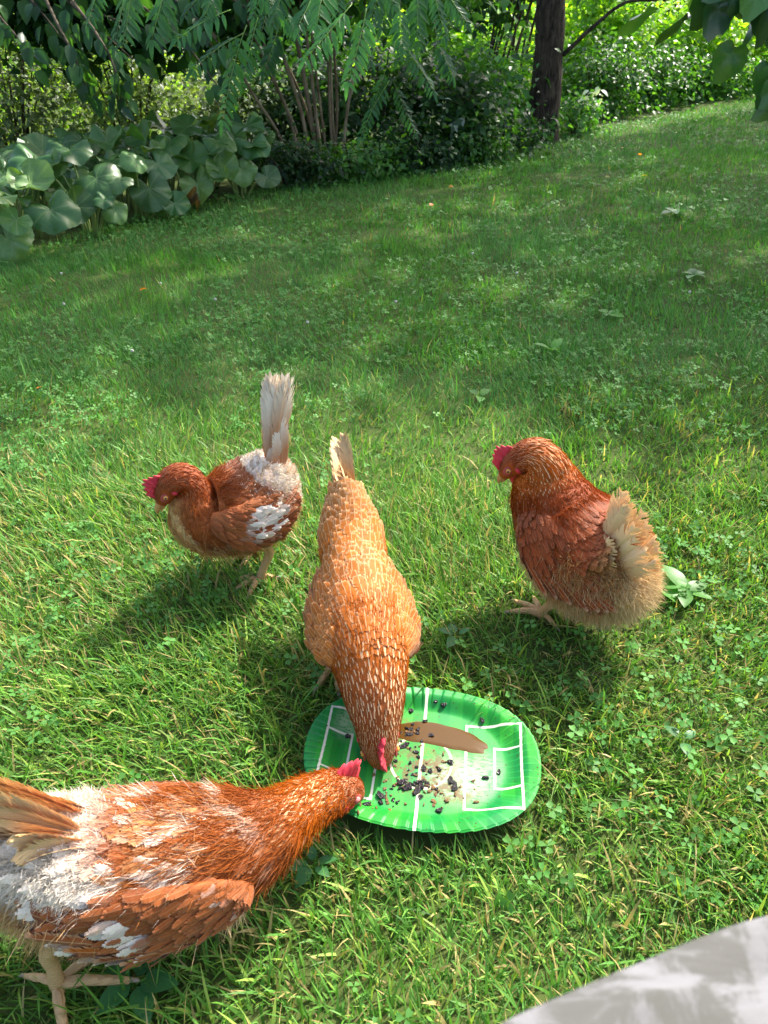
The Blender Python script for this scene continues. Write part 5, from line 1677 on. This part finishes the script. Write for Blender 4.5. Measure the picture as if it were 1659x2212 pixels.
def hen_near():
    st = [(-.065, 0, .262, .028, .028, .03), (-.025, 0, .236, .050, .040, .085), (.02, 0, .207, .066, .054, .105), (.075, 0, .186, .073, .064, .098), (.135, .004, .171, .075, .066, .078), (.19, .012, .160, .069, .060, .066), (.225, .022, .151, .053, .049, .056),
          (.252, .038, .145, .040, .039, .042), (.278, .056, .136, .032, .032, .034), (.304, .074, .122, .029, .029, .030), (.328, .091, .102, .0275, .027, .026), (.347, .103, .079, .021, .021, .019), (.359, .109, .060, .0125, .012, .011)]
    st = [(a_, b_, z_ - (.004 if i < 6 else 0), q_ * (.93 if i < 8 else 1), u_ * (.92 if i < 8 else 1), d_ * (.94 if i < 8 else 1)) for i, (a_, b_, z_, q_, u_, d_) in enumerate(st)]
    b = Bird(-0.368, 0.466, 12, st, turn=[0, 0, 0, 0, 0, 5, 12, 20, 25, 28, 30, 30, 30])
    root = thing('hen', 'rust and white mottled hen closest to the viewer, stretching its neck to the plate', 'hen', b.o, HENS_GROUP)
    K = b.n - 1
    def colf(k, th, P):
        A = angd(th)
        m, m2 = blotch(P, 22, 81), blotch(P, 30, 85)
        return mixc((k * 0 + 1, PAL['rust']), (ss(m, .5, .7) * .5, PAL['brown']), (ss(m2, .44, .58) * .5 * ss(6 - k, 0, 2), PAL['tan']), (ss(m2, .53, .68) * .9 * ss(6 - k, 0, 2), PAL['white']), (ss(2.9 - k, 0, 1.3) * .95, PAL['white']), (ss(.9 - k, 0, .8) * .7, PAL['tan']), (ss(A, 105, 135) * .85 * ss(5 - k, 0, 2), PAL['cream']),
                    (ss(k, 6.0, 7.4), PAL['orange']), (ss(k, 8.6, 10), PAL['head']))
    link('body', b.body_mesh(colf), root, M['skin'])
    lenf = lambda k, A: np.interp(k, [0, 1, 4, 5.5, 7, 8.5, 10, 12], [.03, .034, .038, .036, .032, .021, .010, .005])
    parf = lambda k, A: (np.interp(k, [0, 5.5, 6.5, 8.5, 10, 12], [.1, .15, .7, .75, .4, .1]), np.interp(k, [0, 5, 6.5, 12], [.06, .08, .06, 0]), np.interp(k, [0, 5.5, 6.5, 12], [.05, .05, .26, .16]))
    face = lambda k, A, P: ((k > K - 1.7) & (A > 50)) | ((A > 112) & (k < 4.5) & (RNG.random(len(k)) < .8)) | ((k < 1.9) & (RNG.random(len(k)) < .85))
    plumage(root, b, 1.6, 0.1, K - 0.2, lenf, colf, parf, 6.0, bald=face, scatter=.26, liftf=lambda k, A: np.interp(k, [0, 5, 7, 12], [.07, .06, .06, .05]), wr=(.34, .48), nb=36000, barb=1.1)
    fluff(root, b, 46000, 0.0, 2.4, 0, 120, .016, lambda k, th, P: mixc((k * 0 + 1, PAL['white']), (ss(blotch(P, 36, 88), .58, .68) * .6, PAL['tan'])), out=.3, down=.15, mask=lambda k, th, P: RNG.random(len(k)) < ss(2.5 - k, 0, 1))
    fluff(root, b, 26000, 0.0, 5.0, 104, 180, .032, lambda k, th, P: mixc((k * 0 + 1, PAL['cream']), (ss(blotch(P, 30, 90), .5, .62) * .6, PAL['tan'])), out=.45, down=.5)
    for s in (-1, 1):
        wing(root, b, s, [(.205, .052, .160, .004, .004, 14), (.195, .060, .160, .020, .009, 12), (.165, .067, .160, .037, .012, 10), (.10, .075, .165, .048, .013, 10), (.045, .071, .176, .043, .012, 12), (.016, .062, .188, .028, .009, 14), (-.002, .055, .196, .010, .004, 16)],
             900, [PAL['rust'], PAL['brown'], PAL['orange']], lambda q, ph, P: mixc((q * 0 + 1, PAL['rust']), (ss(blotch(P, 36, 92), .5, .66) * .5, PAL['brown']), (ss(blotch(P, 30, 94), .60, .74) * .9, PAL['white'])), 7, (.06, .08), .0)
    ft = []
    for i in range(12):
        q = i / 11
        ft.append((.006 * (q - .5), (-1) ** i * .010, 0, 20 + 36 * q + random.uniform(-2, 2), (-1) ** i * 4, random.uniform(.15, .185), .044, random.uniform(-15, 15)))
    for i in range(6):
        ft.append((.02 - .004 * i, (-1) ** i * .02, .0, 14 + 7 * i, (-1) ** i * 8, random.uniform(.08, .11), .04, random.uniform(-20, 20)))
    tail(root, b, (.035, 0, .234), ft, PAL['cream'], lin(236, 188, 136), .6)
    head_parts(root, b, comb=(.056, .034), wave=.003, wattle=.014, kf=2.0, beak=.024, seed=12, eye_open=False)
    leg(root, b, (.01, -.05, .14), (-.036, -.05, .105), (-.042, -.056, .034), [(.042, -.066, .028), (-.024, -.122, .024), (.025, -.012, .022)], (-.085, -.034, .028), r=.0086)
    leg(root, b, (.04, .05, .14), (.02, .05, .10), (.05, .05, .02), [(.115, .05, .010), (.095, .085, .012), (.095, .02, .012)], (.01, .05, .012), r=.0085)
hen_near()
# ------------------------------------------------------------------ near board, weeds, fallen leaves
def weathered_board():
    n = NT('weathered_white_paint')
    co = n.coord()
    mp = n.node('ShaderNodeMapping')
    mp.inputs['Scale'].default_value = (22, 70, 22)
    mp.inputs['Rotation'].default_value = (0, 0, math.radians(62))
    n.t.links.new(co, mp.inputs[0])
    g = n.noise(1.0, 6, 0.6, mp.outputs[0], dist=0.5)
    mp2 = n.node('ShaderNodeMapping')
    mp2.inputs['Scale'].default_value = (1, 0.45, 1)
    n.t.links.new(co, mp2.inputs[0])
    wear = n.noise(38, 10, 0.75, mp2.outputs[0])
    m = n.math('MULTIPLY', n.step(wear, 0.44, 0.54), n.step(g, 0.40, 0.50))
    c = n.mix(n.step(g, 0.3, 0.7), tuple(lin(118, 117, 118)), tuple(lin(94, 93, 93)))
    c = n.mix(n.math('MULTIPLY', m, 0.62), c, tuple(lin(58, 58, 48)))
    n.base(c, 0.7, 0.2)
    n.bump(g, 0.3, 0.002)
    # outline of the flat top: a gently curved front edge with a rounded corner
    out = [(0.012, 0.090), (0.039, 0.105), (0.071, 0.117), (0.094, 0.125), (0.117, 0.133), (0.146, 0.141), (0.20, 0.150), (0.26, 0.152), (0.31, 0.140), (0.34, 0.115), (0.36, 0.08), (0.36, -0.30), (0.30, -0.42), (0.18, -0.45), (0.10, -0.40), (0.03, -0.2), (-0.005, 0.0), (-0.008, 0.06)]
    K = np.array(out + out[:1])
    P = catmull(K, np.linspace(0, len(K) - 1, 160)[:-1])
    c0 = P.mean(0)
    V, rings = [], [(0.994, -0.0, 0.0), (0.9985, -0.0008, 0), (1.0, -0.003, 0), (1.0, -0.021, 0), (0.997, -0.024, 0)]
    for sc, dz, _ in rings:
        for p in P:
            q = c0 + (p - c0) * sc
            V.append([q[0], q[1], 0.72 + dz])
    m_ = len(P)
    V += [[c0[0], c0[1], 0.72], [c0[0], c0[1], 0.696]]
    a = np.arange(m_)
    F = [grid_faces(len(rings), m_, True)[:, ::-1], np.stack([np.full(m_, 5 * m_), a, (a + 1) % m_], 1), np.stack([np.full(m_, 5 * m_ + 1), 4 * m_ + (a + 1) % m_, 4 * m_ + a], 1)]
    root = thing('painted_board', 'weathered white painted wooden board with curved edge, close and blurred above the grass', 'wooden board', (0.2, -0.1, 0))
    link('board', mesh_data('board', np.array(V) - [0.2, -0.1, 0], F, smooth=False), root, n.m)
    for px, py in [(0.25, -0.35), (0.29, -0.05)]:
        W, Fq = [], []
        for z in (-0.02, 0.6955):
            for dx, dy in [(-.03, -.02), (.03, -.02), (.03, .02), (-.03, .02)]:
                W.append([px - 0.2 + dx, py + 0.1 + dy, z])
        link('post', mesh_data('post', np.array(W), np.array([[0, 1, 5, 4], [1, 2, 6, 5], [2, 3, 7, 6], [3, 0, 4, 7], [0, 3, 2, 1], [4, 5, 6, 7]]), smooth=False), root, n.m)
weathered_board()

def weeds():
    T, F = ovate(6, 0.26, 0.10, 0.30)
    T2 = T.copy()
    T2[:, 1] *= 1 + 0.22 * np.sin(T[:, 0] * 40)
    me = mesh_data('leaf', T2, F, {'Col': ('FLOAT_COLOR', np.tile(lin(84, 138, 56), (len(T), 1)))})
    me.materials.append(M['leaf'])
    md = mesh_data('leaf', T2, F, {'Col': ('FLOAT_COLOR', np.tile(lin(70, 124, 70), (len(T), 1)))})
    md.materials.append(M['leaf'])
    def weed(x, y, n, L, label, mesh, tilt=0.35, w=1.0):
        root = thing('broadleaf_weed', label, 'weed', (x, y, float(terr(x, y)) + 0.022), 'broad-leaved weeds in the lawn')
        a = np.arange(n) * 2.4 + random.random() * 6
        d = np.stack([np.cos(a), np.sin(a), np.full(n, tilt) + RNG.normal(0, 0.12, n)], 1)
        leaf_objects(root, (0, 0, 0), 'leaf', [mesh], np.zeros((n, 3)) + d * 0.006, d, np.tile([0, 0, 1.0], (n, 1)) + RNG.normal(0, 0.15, (n, 3)), RNG.uniform(0.7, 1.15, n) * L)
    weed(0.575, 1.165, 6, 0.062, 'light green dock-like weed just beside the tail of the chestnut hen', me)
    weed(0.63, 1.15, 5, 0.062, 'second light green weed, on the open side of the one beside the chestnut hen', me)
    weed(0.61, 1.19, 4, 0.05, 'small weed sprouting behind the two light green weeds near the chestnut hen', me)
    weed(0.495, 0.772, 3, 0.030, 'lone weed with three rounded leaves in sunny grass on the open side of the plate', md)
    weed(-0.307, 0.41, 5, 0.05, 'dark broad weed in the shadow by the foot of the nearest hen', md)
    weed(0.306, 2.111, 3, 0.05, 'pale yellow-green weed alone at the edge of the shade', me)
    weed(0.612, 2.501, 3, 0.06, 'yellow-green upright weed in the shaded clover', me, 0.8)
    weed(0.916, 2.893, 4, 0.055, 'broad weed deep in the shaded clover on the uphill side', me)
    weed(-0.10, 0.56, 5, 0.03, 'small toothed weed just below the close rim of the plate', md)
    weed(0.14, 1.02, 4, 0.032, 'toothed little weed next to the raised foot of the front-facing hen', md)
    weed(-0.72, 1.40, 3, 0.034, 'pale single weed in the sunny grass in front of the moulting hen', me)
    weed(1.75, 4.6, 5, 0.09, 'large round-leaved weed at the uphill side in deep shade', md)
    weed(1.45, 3.4, 5, 0.07, 'mid-sized weed among clover near the uphill edge of the picture', md)
weeds()

def fallen_leaves():
    T, F = ovate(4, 0.36, 0.1, 0.25)
    mes = []
    for c in (lin(206, 148, 48), lin(214, 120, 50), lin(190, 160, 70)):
        me = mesh_data('fallen_leaf', T, F, {'Col': ('FLOAT_COLOR', np.tile(c, (len(T), 1)))})
        me.materials.append(M['leaf'])
        mes.append(me)
    spots = [((0.497, 5.599), 'single yellow leaf farthest out under the dark shrubs at mid lawn'), ((0.294, 4.972), 'small yellow leaf lying just nearer than the one under the shrubs'), ((1.603, 5.676), 'orange leaf alone in the shaded grass below the dark trunk'), ((2.079, 6.974), 'orange leaf, upper one of the cluster on the far slope'),
             ((2.105, 6.566), 'orange leaf, lower one of the cluster on the far slope'), ((1.85, 5.631), 'yellow leaf nearest of those on the far slope'), ((2.491, 7.492), 'yellow leaf closest to the bright grass strip'), ((-1.068, 3.253), 'orange leaf beside a white clover flower on the downhill side'),
             ((1.09, 8.0), 'yellowish leaf at the foot of the thin saplings'), ((3.577, 7.789), 'orange leaf at the uphill border of the lawn'), ((-1.113, 2.157), 'small tan leaf at the downhill border near the sunlight'), ((1.697, 7.106), 'tan leaf close to the foot of the dark trunk')]
    for i, ((x, y), lab) in enumerate(spots):
        o = link('fallen_leaf', mes[i % 3], None, loc=(x, y, float(terr(x, y)) + 0.035))
        s = 0.04 if y > 3 else 0.02
        o.scale = (s, s, s)
        o.rotation_euler = (random.uniform(-.5, .5), random.uniform(-.6, .2), random.uniform(0, 6.28))
        tag(o, lab, 'fallen leaf', 'yellow and orange fallen leaves on the lawn')
    # white clover flower heads
    V, Fq = sphere((0, 0, 0), 1, 10, 6)
    V = V * (1 + 0.18 * RNG.normal(size=(len(V), 1)))
    n = NT('white_clover_flower')
    n.base(tuple(lin(196, 190, 176)), 0.8, 0.1)
    me = mesh_data('clover_flower', V, Fq)
    for (x, y) in [(-1.02, 3.3), (-0.72, 3.05), (-0.30, 2.75), (0.05, 3.0), (0.62, 3.4), (1.32, 3.1), (-1.55, 3.5), (-0.9, 2.45), (1.15, 4.4), (-1.35, 3.0), (0.45, 3.75)]:
        o = link('clover_flower', me, None, n.m, loc=(x, y, float(terr(x, y)) + 0.045))
        o.scale = (0.0055, 0.0055, 0.005)
        tag(o, 'tiny white clover flower dotted in the shaded lawn', 'flower', 'white clover flowers in the lawn')
fallen_leaves()
